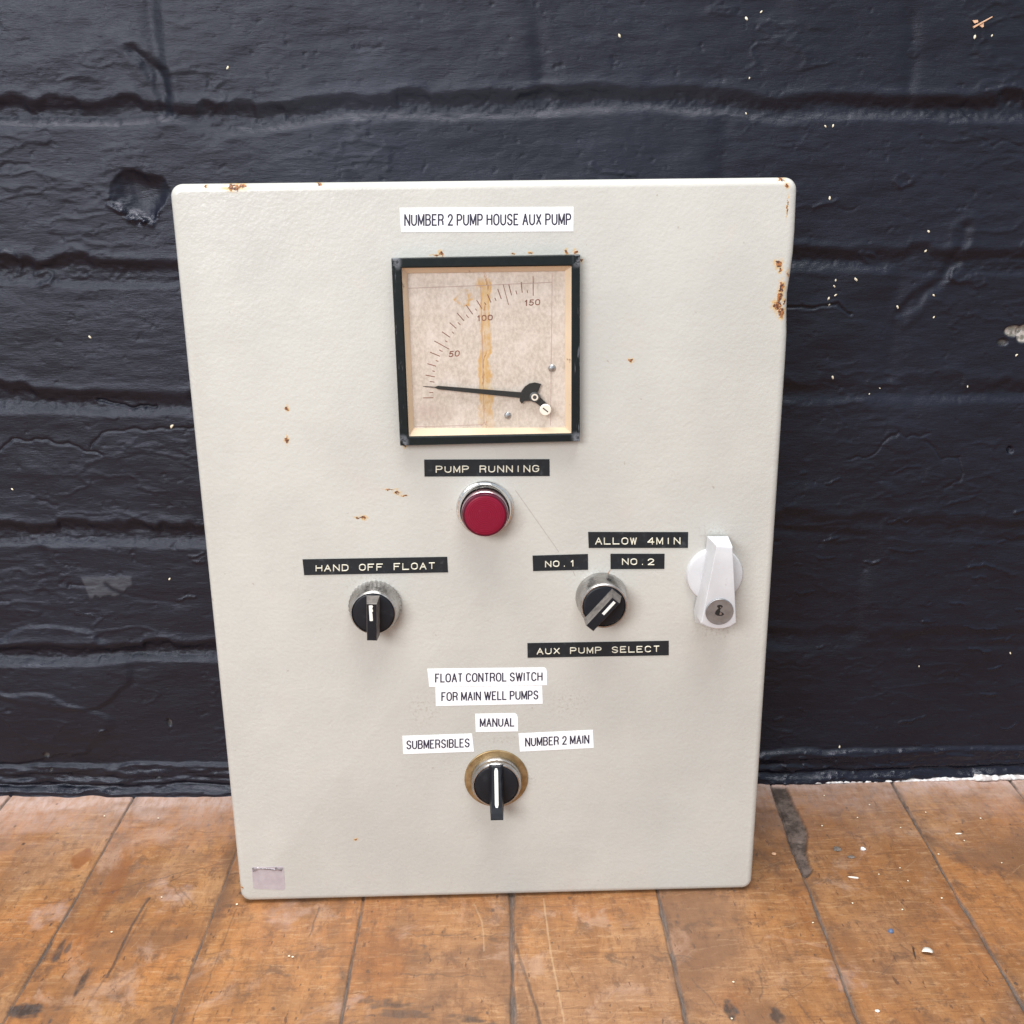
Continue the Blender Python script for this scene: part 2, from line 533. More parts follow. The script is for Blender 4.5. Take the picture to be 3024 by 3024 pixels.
k = NT('meter_glass')
t = k.t
mixn = k.n('ShaderNodeMixShader')
lw = k.n('ShaderNodeLayerWeight'); lw.inputs['Blend'].default_value = 0.5
frs = k.math('ADD', k.math('MULTIPLY', k.math('POWER', lw.outputs['Facing'], 5.0), .9), .035)
tr = k.n('ShaderNodeBsdfTransparent'); tr.inputs['Color'].default_value = (.985, .985, .98, 1)
gl = k.n('ShaderNodeBsdfGlossy'); gl.inputs['Roughness'].default_value = .08
t.links.new(frs, mixn.inputs[0]); t.links.new(tr.outputs[0], mixn.inputs[1]); t.links.new(gl.outputs[0], mixn.inputs[2])
t.links.new(mixn.outputs[0], t.nodes['Material Output'].inputs['Surface'])
M_GLASS = k.m

k = NT('tarnished_chrome')
f = k.noise(260, 5, .65)
f2 = k.noise(60, 4, .6)
pit = k.step(k.noise(700, 3, .6), .60, .68)
c = k.mix(k.step(f2, .35, .65), (0.36, 0.345, 0.33), (0.54, 0.53, 0.52))
c = k.mix(k.math('MULTIPLY', pit, .7), c, (0.16, 0.11, 0.085))
k.set(color=c, metal=k.step(pit, 0, 1, 1, .4), rough=k.step(f, .3, .7, .24, .42), normal=k.bump(f, .15, .0004))
M_CHROME = k.m
k = NT('bright_chrome')
f = k.noise(330, 4, .6)
k.set(color=k.mix(k.step(f, .60, .70, 0, .6), (0.74, 0.73, 0.72), (0.33, 0.22, 0.15)), metal=1.0, rough=k.step(f, .3, .7, .10, .22))
M_CHROME2 = k.m
k = NT('red_lens_plastic')
sx = k.n('ShaderNodeSeparateXYZ'); k.put(sx.inputs[0], k.co)
rad = k.vm('LENGTH', k.vm('MULTIPLY', k.co, (1, 0, 1)))
ring = k.math('SINE', k.math('MULTIPLY', k.math('ADD', rad, k.math('MULTIPLY', k.noise(240, 2), .0004)), 6500))
c = k.mix(k.step(ring, -1, 1), (0.170, 0.003, 0.020), (0.225, 0.007, 0.030))
c = k.mix(k.step(k.noise(300, 4), .6, .75, 0, .3), c, (0.48, 0.10, 0.14))
k.set(color=c, rough=.30, sss=.0, normal=k.bump(ring, .10, .0003), spec=.28)
M_LENS = k.m
M_LENS_RIM = simple('deep_red_lens_rim', (0.075, 0.004, 0.018), .25, spec=.4)
M_ROSE = simple('pink_reflection_metal', (0.62, 0.43, 0.45), .32, 1.0, .15, 300)  # pinkish reflection in the lens side put into the metal colour
k = NT('black_knob_plastic')
f = k.noise(220, 5, .65)
k.set(color=k.mix(k.step(f, .55, .8, 0, .5), (0.0085, 0.0105, 0.0150), (0.045, 0.047, 0.052)), rough=k.step(f, .3, .7, .34, .5), normal=k.bump(k.noise(900, 2), .08, .0002), spec=.28)
M_KNOB = k.m
k = NT('dusty_grip_plastic')
f = k.noise(260, 5, .7)
k.set(color=k.mix(k.step(f, .3, .7), (0.085, 0.074, 0.068), (0.190, 0.168, 0.152)), rough=.6)
M_DUSTY = k.m
M_INDEX = simple('white_index_paint', (0.80, 0.79, 0.74), .5, var=.06, scale=700)
k = NT('tarnished_brass')
f = k.noise(150, 5, .6)
k.set(color=k.mix(k.step(f, .3, .7), (0.27, 0.185, 0.085), (0.42, 0.30, 0.16)), metal=.75, rough=k.step(f, .3, .7, .38, .55))
M_BRASS = k.m
k = NT('pale_grey_cast_plastic')
f = k.noise(200, 5, .6)
c = k.mix(k.step(k.noise(50, 4), .3, .7), (0.54, 0.54, 0.555), (0.62, 0.62, 0.635))
c = k.mix(k.step(f, .62, .74, 0, .35), c, (0.34, 0.30, 0.28))
k.set(color=c, rough=.36, normal=k.bump(k.noise(500, 3), .06, .0003))
M_LEVER = k.m
M_LOCK = simple('grey_lock_metal', (0.30, 0.30, 0.305), .42, .8, .10, 300, .1)
M_HOLE = simple('keyhole_black', (0.006, 0.006, 0.006), .6)
k = NT('lilac_foil')
f = k.noise(200, 4, .6)
k.set(color=k.mix(k.step(f, .3, .7), (0.43, 0.385, 0.415), (0.50, 0.455, 0.48)), rough=.42, metal=.15, normal=k.bump(f, .1, .0003))
M_FOIL = k.m
M_FOIL2 = simple('crumpled_foil', (0.26, 0.23, 0.24), .30, .6, .5, 300, .2)
M_CRUMB = simple('cream_paint_crumb', (0.74, 0.66, 0.50), .6, var=.15, scale=900)
M_SPLINTER = simple('fresh_wood_splinter', (0.66, 0.40, 0.25), .6, var=.12, scale=900)
M_FLAKE = simple('ivory_paint_flake', (0.80, 0.74, 0.64), .5)
M_GRIT = simple('white_plaster_grit', (0.80, 0.79, 0.77), .6)
M_BLUE = simple('blue_grey_crumb', (0.10, 0.15, 0.26), .5)
M_CHAR = simple('dark_splinter', (0.05, 0.03, 0.02), .7)
M_GREYBIT = simple('grey_debris', (0.17, 0.14, 0.12), .8, var=.3, scale=800)
k = NT('glossy_white_filler')
k.set(color=k.mix(k.step(k.noise(250, 4), .4, .6), (0.80, 0.79, 0.78), (0.52, 0.47, 0.45)), rough=.25, normal=k.bump(k.noise(500, 4), .5, .001))
M_FILLER = k.m

# ------------------------------------------------------------------ brick wall
YW = 117.0   # mm, mean face of the wall
xs = np.concatenate([np.arange(-1200, -455, 3.0), np.arange(-453, 470, 0.8), np.arange(472, 1200, 3.0)]).astype(np.float32)
zs = np.concatenate([np.arange(-6, 545, 0.8), np.arange(547, 960, 3.0)]).astype(np.float32)
X, Z = np.meshgrid(xs, zs)
wx = fbm(X / 38, Z / 38, 11, 3) * 7
wz = fbm(X / 30, Z / 24, 21, 4) * 7
H = fbm(X / 90, Z / 60, 31, 3) * 1.8
H += fbm(X / 26, Z / 13, 41, 3) * 0.62
H += fbm(X / 12, Z / 3.2, 51, 4) * 0.17
pit = np.clip(fbm(X / 5, Z / 4, 57, 3) - .42, 0, 1)
H -= pit * 1.5
rid = 1 - 2 * np.abs(fbm(X / 34 + wx * .02, Z / 13, 61, 4))
H += np.clip(rid - .74, 0, 1) * 1.5 * sstep(-.1, .25, fbm(X / 60, Z / 40, 71, 2))
joints = [
    [(-560, 860), (600, 861)], [(-560, 776), (600, 777)], [(-560, 691), (600, 692)], [(-560, 607), (600, 608)],
    [(-560, 522), (600, 524)],
    [(-560, 440), (-276, 438), (-216, 436), (-185, 438), (-155, 433), (-132, 432.6), (-80, 438), (11, 440), (77, 442.5), (123, 440.7), (170, 434.5), (200, 437), (310, 434.7), (600, 434)],
    [(-560, 352), (-289, 350), (-186, 347), (186, 352), (272, 348), (600, 347)],
    [(-560, 274), (-300, 273), (-238, 270), (-186, 268), (187, 270), (333, 268), (600, 268)],
    [(-560, 187), (-314, 186), (-186, 183), (185, 185.6), (343, 175.4), (600, 174)],
    [(-560, 104), (-326, 103.5), (-287, 101.5), (-237, 103.6), (-184, 102.5), (190, 103.3), (281, 101), (600, 100)],
]
prev = np.full(xs.shape, 1000, np.float32)
vj = [(-182, 30, 245), (-290, -75, 140, 355), (-182, 30, 245), (-290, -75, 140, 355), (-182, 30, 245), (-182, 30, 245, 462), (-400, -75, 140, 355), (-310, 30, 247, 460), (-400, -75, 140, 355), (-290, 30, 246, 460), (-400, -75, 140, 355)]
R0 = np.random.RandomState(5)
for ji, jp in enumerate(joints):
    jp = np.array(jp)
    zj = np.interp(xs, jp[:, 0], jp[:, 1]).astype(np.float32)
    amp = (1 - .55 * sstep(140, 220, X) * (1 - sstep(290, 330, Z))) * (0.62 + 0.75 * (0.5 + vnoise(X / 75 + 3.1 * ji, X * 0 + ji * 2.7, 80 + ji)))
    up = sstep(-.05, .3, fbm(X / 22 + 9 * ji, Z / 60, 90 + ji, 3))
    s = Z - zj[None, :] - wz * .30 + 1.0
    su = s + wz * .75 - up * 3.0
    shelf = sstep(-4.0, 3.5, s) * 2.9 + sstep(2.0, 5.0, s) * .3
    rec = shelf * (1 - sstep(4.5, 14.0, su))
    lip = np.exp(-((su - 12.5) / 3.5) ** 2) * 0.8
    grit = sstep(.3, 2.5, rec) * (fbm(X / 3.2, Z / 2.2, 210 + ji, 3) * .5)
    H += (-rec * 0.84 + lip + grit) * amp
    # perpend joints of the course above this bed
    for vx in vj[ji]:
        inside = sstep(0, 8, Z - zj[None, :]) * (1 - sstep(-8, 0, Z - prev[None, :]))
        d = X - vx - wx * 1.3
        H -= inside * np.exp(-(d / 6.5) ** 2) * (0.75 + 1.1 * vnoise(X / 20, Z / 20, 130 + ji))
    # every brick stands a little proud or back
    edges = [-1e4] + list(vj[ji]) + [1e4]
    inside = sstep(-3, 3, Z - zj[None, :]) * (1 - sstep(-3, 3, Z - prev[None, :]))
    for a, b in zip(edges[:-1], edges[1:]):
        m = sstep(a - 5, a + 5, X) * (1 - sstep(b - 5, b + 5, X))
        H += inside * m * (R0.uniform(-1.0, 1.0) + (Z - zj[None, :] - 40) / 40 * R0.uniform(-.5, .5))
    prev = zj

gl = np.zeros_like(H); pa = np.zeros_like(H); ch = np.zeros_like(H)


def groove(pts, width, depth, raised=0.0, shine=0.0):
    sy, sx_ = local_line(xs, zs, pts, width * 4 + 6)
    d = line_dist(X[sy, sx_] + fbm(X[sy, sx_] / 7, Z[sy, sx_] / 7, 7, 2) * 2.5, Z[sy, sx_] + fbm(X[sy, sx_] / 6, Z[sy, sx_] / 6, 8, 2) * 2.5, pts)
    H[sy, sx_] -= depth * np.exp(-(d / width) ** 2)
    if shine:
        gl[sy, sx_] += shine * np.exp(-(d / (width * 1.6)) ** 2)
    if raised:
        H[sy, sx_] += raised * np.exp(-((d - width * 1.8) / width) ** 2)


groove([(-304.7, 246.3), (-296, 251.4), (-284, 250.8), (-276, 251.5), (-270, 248.9), (-262, 249.6), (-253, 244.5), (-242, 240.9)], .65, 1.0)
groove([(-249.5, 246.1), (-239.6, 255), (-223.4, 257.2), (-203.4, 256.9), (-185, 258.2), (-140, 262)], .6, .9)
groove([(-241, 275.4), (-222, 271.4), (-206, 271.4)], .9, 1.7, .2)
groove([(227, 230.7), (244, 233.2), (252, 244), (259, 248.5), (264.7, 244.7), (268, 246.5), (272.8, 244.6), (278.8, 247.2)], .6, .8)
groove([(276.7, 241.8), (287.7, 231.5), (298.7, 230.4), (302.5, 221), (301.4, 214.6), (290.8, 211)], .65, .8)
groove([(-196, 473), (-187.6, 465.5), (-181.6, 458.5), (-181.8, 443)], 3.5, 1.2, .5)
groove([(150, 330), (200, 326), (215, 327), (222, 322)], .8, 1.0, .3)
groove([(288, 372), (283, 352), (276, 340), (262, 330), (255, 322)], 3.2, .8, .5)
for _ in range(46):      # small drips and hairline ridges in the thick paint
    a, b = R0.uniform(-330, 360), R0.uniform(20, 500)
    n = R0.randint(3, 6)
    px = a + np.cumsum(R0.uniform(3, 9, n)); pz = b + np.cumsum(R0.uniform(-3.2, 3.2, n))
    groove(list(zip(px, pz)), R0.uniform(.6, 1.2), R0.uniform(-.6, .6), .0)
for _ in range(78):      # short glossy creases low on the right and left
    a, b = (R0.uniform(185, 375) if R0.rand() < .86 else R0.uniform(-330, -190)), R0.uniform(26, 230)
    n = R0.randint(2, 5)
    px = a + np.cumsum(R0.uniform(2, 7, n)); pz = b + np.cumsum(R0.uniform(-1.6, 2.4, n))
    groove(list(zip(px, pz)), R0.uniform(.5, .9), R0.uniform(-1.1, .1), .0, .8)
# spalled crater at the upper left of the cabinet
rg = fbm(X / 11, Z / 11, 143, 3)
d = np.hypot((X + 202 + wx * .8) / 17.0, (Z - 397 + wz * .8) / 14.5)
d = d + rg * .40 * np.clip(d, 0, 1)
hole = np.clip(1 - d * d, 0, 1)
H -= hole * 5.0
low = sstep(-2, 9, 394 - Z + (X + 206) * -.25)
rim = np.exp(-((d - .98) / .17) ** 2) * low
H += rim * (1.3 + 3.2 * fbm(X / 4, Z / 2.6, 145, 3))
gl += hole * .35 + rim * 1.1
# painted-over plugs, squares and lumps
for x0, z0, r0, h0 in [(289, 346, 6, 1.3), (247.6, 400, 4, .7), (246, 469.4, 2.6, .7), (232, 355, 4, 1.2), (300, 341, 4, 1.0), (-283, 356, 8, 1.2), (-150, 342, 9, 1.2), (-262, 350, 5, 1.0)]:
    d = np.hypot(X - x0 - wx * .9, (Z - z0 - wz * .9) * 1.3) + fbm(X / 5, Z / 5, int(x0 + 500), 3) * 3
    H += h0 * (np.exp(-((d - r0) / 1.6) ** 2) * np.clip(.5 + vnoise(X / 6, Z / 6, 9) * 1.6, 0, 1) + .35 * np.exp(-(d / r0) ** 2))
# big old trowel patch low on the left
d = np.hypot((X + 290 + wx) / 52, (Z - 96 + wz) / 30)
H += 1.1 * (1 - sstep(.90, 1.04, d))
d = np.hypot((X + 330 + wx) / 74, (Z - 52 + wz) / 26)
H += 1.2 * (1 - sstep(.92, 1.05, d))
# chips through to bare plaster at the far right
for x0, z0, rx, rz in [(325, 311, 6, 3.6), (332, 309, 5, 6), (319, 304, 3.5, 2.2), (332.5, 236.5, 2.2, 2.6), (-306.3, 19.1, 1.4, 1.5), (-221.6, 54.4, 1.6, 2.6), (-308, 30, 2.6, 2.4), (-233.3, 11.9, 2.0, .7)]:
    d = np.hypot((X - x0 + wx * .5) / rx, (Z - z0 + wz * .5) / rz)
    m = 1 - sstep(.75, 1.05, d)
    H -= m * 2.4
    ch = np.maximum(ch, m * (1.0 if x0 > 320 and z0 > 300 else 0.0 if x0 > 320 else .22))
    gl += np.exp(-((d - 1.1) / .15) ** 2) * .5
# grey torn tape mark
edge = fbm(X / 3, Z / 40, 151, 3) * 3
poly_m = sstep(-266.8, -265.6, X - (161 - Z) * .28) * (1 - sstep(-234.2, -233.2, X)) * (1 - sstep(160, 160.8, Z)) * sstep(145.5, 146.6, Z + edge * .8 - (X + 266) * .10 - np.clip(X + 241, 0, 9) * .9)
sw = line_dist(X, Z, [(-250.8, 155.6), (-247, 152), (-237, 147.5), (-222, 144), (-205.6, 141)])
pa = np.clip(poly_m - np.exp(-(sw / 1.5) ** 2) * 1.2, 0, 1) * .9
H += poly_m * .25
H -= np.exp(-(sw / 1.4) ** 2) * .3
# thick tarry skirting band at the foot of the wall
foot = 1 - sstep(20.5, 23.8, Z + wz * .4)
roll = 2.4 + 1.5 * fbm(X / 40, Z / 5, 161, 3) + (0.55 + .75 * (1 - sstep(-150, 0, X))) * fbm(X / 12, Z / 3.0, 171, 3) - np.exp(-((Z - 13 + wz * .2) / 2.2) ** 2) * .9
slot = np.exp(-((Z - 6.5 + wz * .3) / 1.8) ** 2) * 2.2
H += foot * (roll - slot) + (1 - sstep(2.0, 4.5, Z + wz * .25)) * (1.6 + 2.2 * vnoise(X / 14, X * 0, 181))
gl += foot * (.30 + .45 * sstep(-50, 150, X) + .7 * np.clip(fbm(X / 40, Z / 8, 191, 2), -.4, .5))
lum = np.clip(fbm(X / 4.5, Z / 1.8, 195, 3) - .22, 0, 1) * foot * sstep(150, 190, X)
H += lum * 3.0
gl += np.clip(lum * 9, 0, 1)
gl += .30 * sstep(.12, .4, fbm(X / 70, Z / 40, 201, 3)) * (1 - sstep(60, 240, Z))
H -= 8 * np.clip((-185 - X) / 160, 0, 1.2) * (1 - sstep(12, 70, Z))
P = np.stack([X * 1e-3, (YW - H) * 1e-3, Z * 1e-3], -1)
# close the sheet into a slab 0.2 m thick
back = 0.32
P = np.concatenate([P[:1] * [1, 0, 1] + [0, back, 0], P, P[-1:] * [1, 0, 1] + [0, back, 0]], 0)
pad = lambda a: np.concatenate([a[:1], a, a[-1:]], 0)
wall = grid_mesh('brick_wall', xs, None, P, M_WALL, {'gloss': pad(np.clip(gl, 0, 1.3)), 'patch': pad(pa), 'chip': pad(ch)})
thing(wall, 'black painted old brick wall with thick flaking paint behind the cabinet', 'wall')
del P

# ------------------------------------------------------------------ wooden floor
fx = np.concatenate([np.linspace(-1600, -400, 40), np.arange(-390, 420, 0.55), np.linspace(430, 1600, 40)]).astype(np.float32)
fy = np.concatenate([np.linspace(-3200, -260, 60), np.arange(-250, -120, 2.0), np.arange(-119, 135, 0.55)]).astype(np.float32)
X, Y = np.meshgrid(fx, fy)
ctr = [(-424, -424), (-337, -337), (-250.3, -250.4), (-164.9, -165.4), (-78.6, -79.8), (9.9, 6.6), (97.2, 93.0), (191.5, 178.5), (276.5, 264.5), (359.5, 350)]
Hf = fbm(X / 60, Y / 120, 301, 3) * .5 + fbm(X / 7, Y / 30, 311, 3) * .12
seam_m = np.zeros_like(X); tone = np.zeros_like(X); dark = np.zeros_like(X); rustm = np.zeros_like(X); dust_sheen = np.zeros_like(X); scr = np.zeros_like(X); cav = np.zeros_like(X)
wid = [.6, .5, .34, .30, .52, .95, .75, .55, .75, .6]
wob = fbm(X / 14, Y / 14, 321, 3)
dense = (np.abs(X) < 415)
pidx = np.zeros(X.shape, np.int32)
for i, (xa, xb) in enumerate(ctr):
    cx = xb + (xa - xb) * (Y + 100) / 210.0
    pidx += (X > cx)
    var = 1 + 1.3 * np.clip(vnoise(Y / 22 + 5 * i, Y * 0 + i, 331 + i) + .1, -.4, .6)
    d = np.abs(X - cx + wob * .7)
    m = (1 - sstep(wid[i] * var * .75, wid[i] * var + .55, d)) * dense
    seam_m = np.maximum(seam_m, m)
    Hf -= m * 1.1
    soil = np.exp(-(d / 5.0) ** 2) * np.clip(.05 + fbm(X / 6, Y / 24, 345 + i, 3) * .9, 0, .45) * dense
    dark = np.maximum(dark, soil)
tones = np.array([.3, .7, .15, .05, .25, .75, .55, .65, .9, .45, .5, .6], np.float32)
tone = tones[np.clip(pidx, 0, 11)]
Hf += (tone - .5) * .5


def fline(pts, w, target, val, jag=1.0):
    sy, sx_ = local_line(fx, fy, pts, w * 3 + 3)
    XX, YY = X[sy, sx_], Y[sy, sx_]
    d = line_dist(XX + fbm(XX / 5, YY / 8, 351, 2) * jag, YY + fbm(XX / 5, YY / 8, 352, 2) * jag, pts)
    m = (1 - sstep(w * .5, w * 1.3, d)) * val
    target[sy, sx_] = np.maximum(target[sy, sx_], m)


def fblob(x0, y0, rx, ry, target, val, soft=.5, n=1.0, seed=361):
    sy, sx_ = local_line(fx, fy, [(x0, y0)], max(rx, ry) * 2.2 + 2)
    XX, YY = X[sy, sx_], Y[sy, sx_]
    d = np.hypot((XX - x0) / rx, (YY - y0) / ry) + fbm(XX / (rx * .7 + 1), YY / (ry * .7 + 1), seed, 4) * n
    m = (1 - sstep(1 - soft, 1 + soft * .5, d)) * val
    target[sy, sx_] = np.maximum(target[sy, sx_], m)


# splits, stains and knocks seen in the boards
fline([(-207, 8), (-208.5, -8), (-209, -31), (-208.7, -57)], .9, dark, .75)
fline([(-205, -2), (-206.5, -30), (-210, -62), (-213, -80)], .6, dark, .4)
fline([(-152.5, -4), (-153.5, -40), (-155, -92)], .35, dark, .4)
fline([(9.3, -40), (14, -64), (18.8, -90), (20, -100)], .9, dark, .65)
fline([(-104, -5), (-106, -30)], .45, dark, .6)
fline([(27, -2), (28, -40), (32, -98)], .45, scr, .9, .4)
fline([(-14, -5), (-9, -22), (-8, -45)], .4, scr, .7, .4)
fblob(-240, -80, 10, 6, dark, .95, .6, 1.2)
fblob(-243, -36, 3, 13, dark, .85, .5, .8, 371)
fblob(-249.5, -36, 2, 14, dark, .8, .5, .5)
fblob(-238.5, -33, 1.6, 5, dark, .75, .5, .6)
fblob(-221, -58, 2.0, 11, dark, .85, .5, .8)
fblob(-199, -70, 5, 4, dark, .4, .9, 1.2)
fblob(-61, -83, 9, 4, dark, .65, .6, 2.0, 372)
fblob(-45, -88, 14, 4, dark, .60, .6, 2.2, 373)
fblob(-28, -98, 18, 5, dark, .75, .6, 1.8, 374)
fblob(-42, -40, 3, 2, dark, .6, .6, 1.2)
fblob(116, -93, 3.6, 5, dark, .9, .5, 1.0, 375)
fblob(139, -97, 3.2, 5, dark, .8, .5, .8, 376)
fblob(120, -88, 9, 9, rustm, .6, .9, 1.0, 377)
fblob(-261, 50, 6.5, 10, rustm, 1.0, .25, .5, 378)
fblob(-232, 26, 8, 34, rustm, .75, .7, .9, 379)
fblob(-236, -14, 9, 26, rustm, .55, .9, .9, 380)
fblob(-60, -40, 14, 34, rustm, .35, 1.0, 1.2, 381)
fblob(264, -14, 5, 34, rustm, .45, .9, 1.0, 382)
fblob(176, -6, 5, 40, rustm, .45, .9, 1.0, 383)
for a, b, c_, d_ in [(212.8, 13.8, 246.5, 16.9), (196, 5, 214, 12), (184, 4, 200, 8), (-207, 20, -165, 44), (-236, 14, -190, 34), (-191, 18, -176, -4), (-199, 22, -184, 0), (-52, -62, -8, -64), (-55, -30, 4, -33), (222, -51, 228, -61), (222, -33, 226, -44), (139, -62, 134, -88), (100, -70, 109, -88), (148, -80, 156, -104)]:
    fline([(a, b), (c_, d_)], .5, dark, .42, 3.0)
R1 = np.random.RandomState(12)
for _ in range(330):       # fine scratches, mostly across the boards
    x0, y0 = R1.uniform(-370, 380), R1.uniform(-115, 112)
    L = R1.uniform(6, 34); an = R1.normal(0, .28) if R1.rand() < .65 else R1.uniform(0, math.pi)
    fline([(x0, y0), (x0 + L * math.cos(an), y0 + L * math.sin(an))], .24, scr if R1.rand() < .72 else dark, R1.uniform(.15, .5), 1.4)
for _ in range(120):       # nicks and dark specks
    x0, y0 = R1.uniform(-370, 380), R1.uniform(-115, 112)
    fblob(x0, y0, R1.uniform(.4, 1.2), R1.uniform(.4, 2.2), dark, R1.uniform(.4, .95), .4, .8, 390 + _ % 7)
dwall = 113 - Y
dust_sheen = np.clip((.95 + .25 * (X < 0)) * np.exp(-np.clip(dwall, 0, None) / 24.0) + fbm(X / 18, Y / 9, 401, 4) * .7 * np.exp(-np.clip(dwall, 0, None) / 30), 0, 1)  # dust thickening towards the wall, plus the floor's sheen there painted as colour
fblob(-195, 14, 14, 9, dust_sheen, .45, .9, 1.3, 402)
fblob(-262, -4, 9, 9, dust_sheen, .45, .9, 1.3, 403)
fblob(-120, -10, 12, 9, dust_sheen, .35, .9, 1.3, 404)
fblob(182, -75, 8, 9, dust_sheen, .4, .9, 1.3, 405)
fblob(-80, -82, 9, 6, dust_sheen, .35, .9, 1.6, 406)
# hollow with crumbled edge beside the cabinet
gp = [(190.9, 109.9), (201, 109.5), (201.8, 74.4), (200.6, 56.5), (194.6, 37.5), (192, 17.5), (186.7, 11), (185, 21.7), (186.4, 57), (188.4, 81.9)]
inside = np.zeros(X.shape, bool)
xw, yw = X + wob * 1.6, Y + wob * 1.2
for (x0, y0), (x1, y1) in zip(gp, gp[1:] + gp[:1]):
    cnd = ((y0 > yw) != (y1 > yw)) & (xw < (x1 - x0) * (yw - y0) / (y1 - y0 + 1e-9) + x0)
    inside ^= cnd
cav = inside.astype(np.float32)
for _ in range(3):
    cav[1:-1, 1:-1] = (cav[1:-1, 1:-1] * 2 + cav[:-2, 1:-1] + cav[2:, 1:-1] + cav[1:-1, :-2] + cav[1:-1, 2:]) / 6
rub = np.clip(1 - (X - 186) / 9, 0, 1) * sstep(60, 75, Y)
Hf -= cav * (2.0 - rub * 2.2 * (0.5 + fbm(X / 3, Y / 3, 411, 3)))
nail = np.exp(-(np.hypot((X - 193.4) / 1.9, (Y - 48.1) / 1.2)) ** 4)
Hf -= nail * 3
dark = np.maximum(dark, nail)
Hf += 1.9 * sstep(8, 105, Y)
P = np.stack([X * 1e-3, Y * 1e-3, (Hf - .75) * 1e-3 - .0021], -1)
floor = grid_mesh('floor', fx, fy, P, M_FLOOR, {'seam': seam_m, 'dark': dark, 'rust': rustm, 'dust_sheen': dust_sheen, 'tone': tone, 'scratch': scr, 'cavity': cav})
floor['kind'] = 'structure'
floor['label'] = 'worn brown wooden floorboards in front of the wall'
del P, X, Y, Z

# ------------------------------------------------------------------ control cabinet
box = bpy.data.objects.new('control_cabinet', None)
COL.objects.link(box)
box.empty_display_size = 0.1
thing(box, 'pale grey steel control cabinet with meter, red lamp and switches, standing on floorboards', 'control panel')


def rrect(hw, hh, cu, cv, r, n=8):
    pts = []
    for sx_, sy, a0 in ((1, -1, -90), (1, 1, 0), (-1, 1, 90), (-1, -1, 180)):
        for i in range(n + 1):
            a = math.radians(a0 + 90 * i / n)
            pts.append((cu + sx_ * (hw - r) + r * math.cos(a), cv + sy * (hh - r) + r * math.sin(a)))
    return pts


m = MB()
loops = []
prof = [(0.3, -17.0), (0, -15.5), (0, -4.2)] + [(4.0 * (1 - math.cos(math.radians(a))), -4.0 + 4.0 * math.sin(math.radians(a))) for a in (12, 24, 36, 48, 60, 72, 82, 90)]


def outline(inset):
    pts = []
    for u, v in rrect(150.9 - inset, 201.1 - inset, 0, 199.1, max(6.0 - inset, 1.9), 8):
        pts.append((u, v))
    out = []
    L = len(pts)
    for i in range(L):      # add points along the long sides so that the dented edge can bend
        a, b = pts[i], pts[(i + 1) % L]
        d = math.hypot(b[0] - a[0], b[1] - a[1])
        n = 40 if d > 50 else 1
        for j in range(n):
            out.append((a[0] + (b[0] - a[0]) * j / n, a[1] + (b[1] - a[1]) * j / n))
    return out


for ins, w in prof:
    l = []
    for u, v in outline(ins):
        if u > 120:
            u -= 1.3 * math.exp(-((v - 343) / 12) ** 2) - .5 * math.exp(-((v - 372) / 16) ** 2)
        l.append((u, v, w))
    loops.append(l)
m.loops(loops, cap=True, cap0=True)
door = m.build('door', M_ENAMEL, box, smooth=True)

m = MB()
m.loops([[(u, v, w) for u, v in rrect(147.5 - i, 199 - i, 0, 197.4, 4, 5)] for i, w in ((1.5, -105), (0, -103.5), (0, -18.5), (1.5, -17.5))], cap=True, cap0=True)
m.build('cabinet_body', simple('plain_enamel', (0.52, 0.51, 0.47), .38, var=.05, scale=40), box, smooth=True)

# ---- stroke lettering
def arc(cx, cy, rx, ry, a0, a1, n=12, p=1.0):
    out = []
    for i in range(n + 1):
        a = math.radians(a0 + (a1 - a0) * i / n)
        c_, s_ = math.cos(a), math.sin(a)
        out.append((cx + rx * math.copysign(abs(c_) ** p, c_), cy + ry * math.copysign(abs(s_) ** p, s_)))
    return out


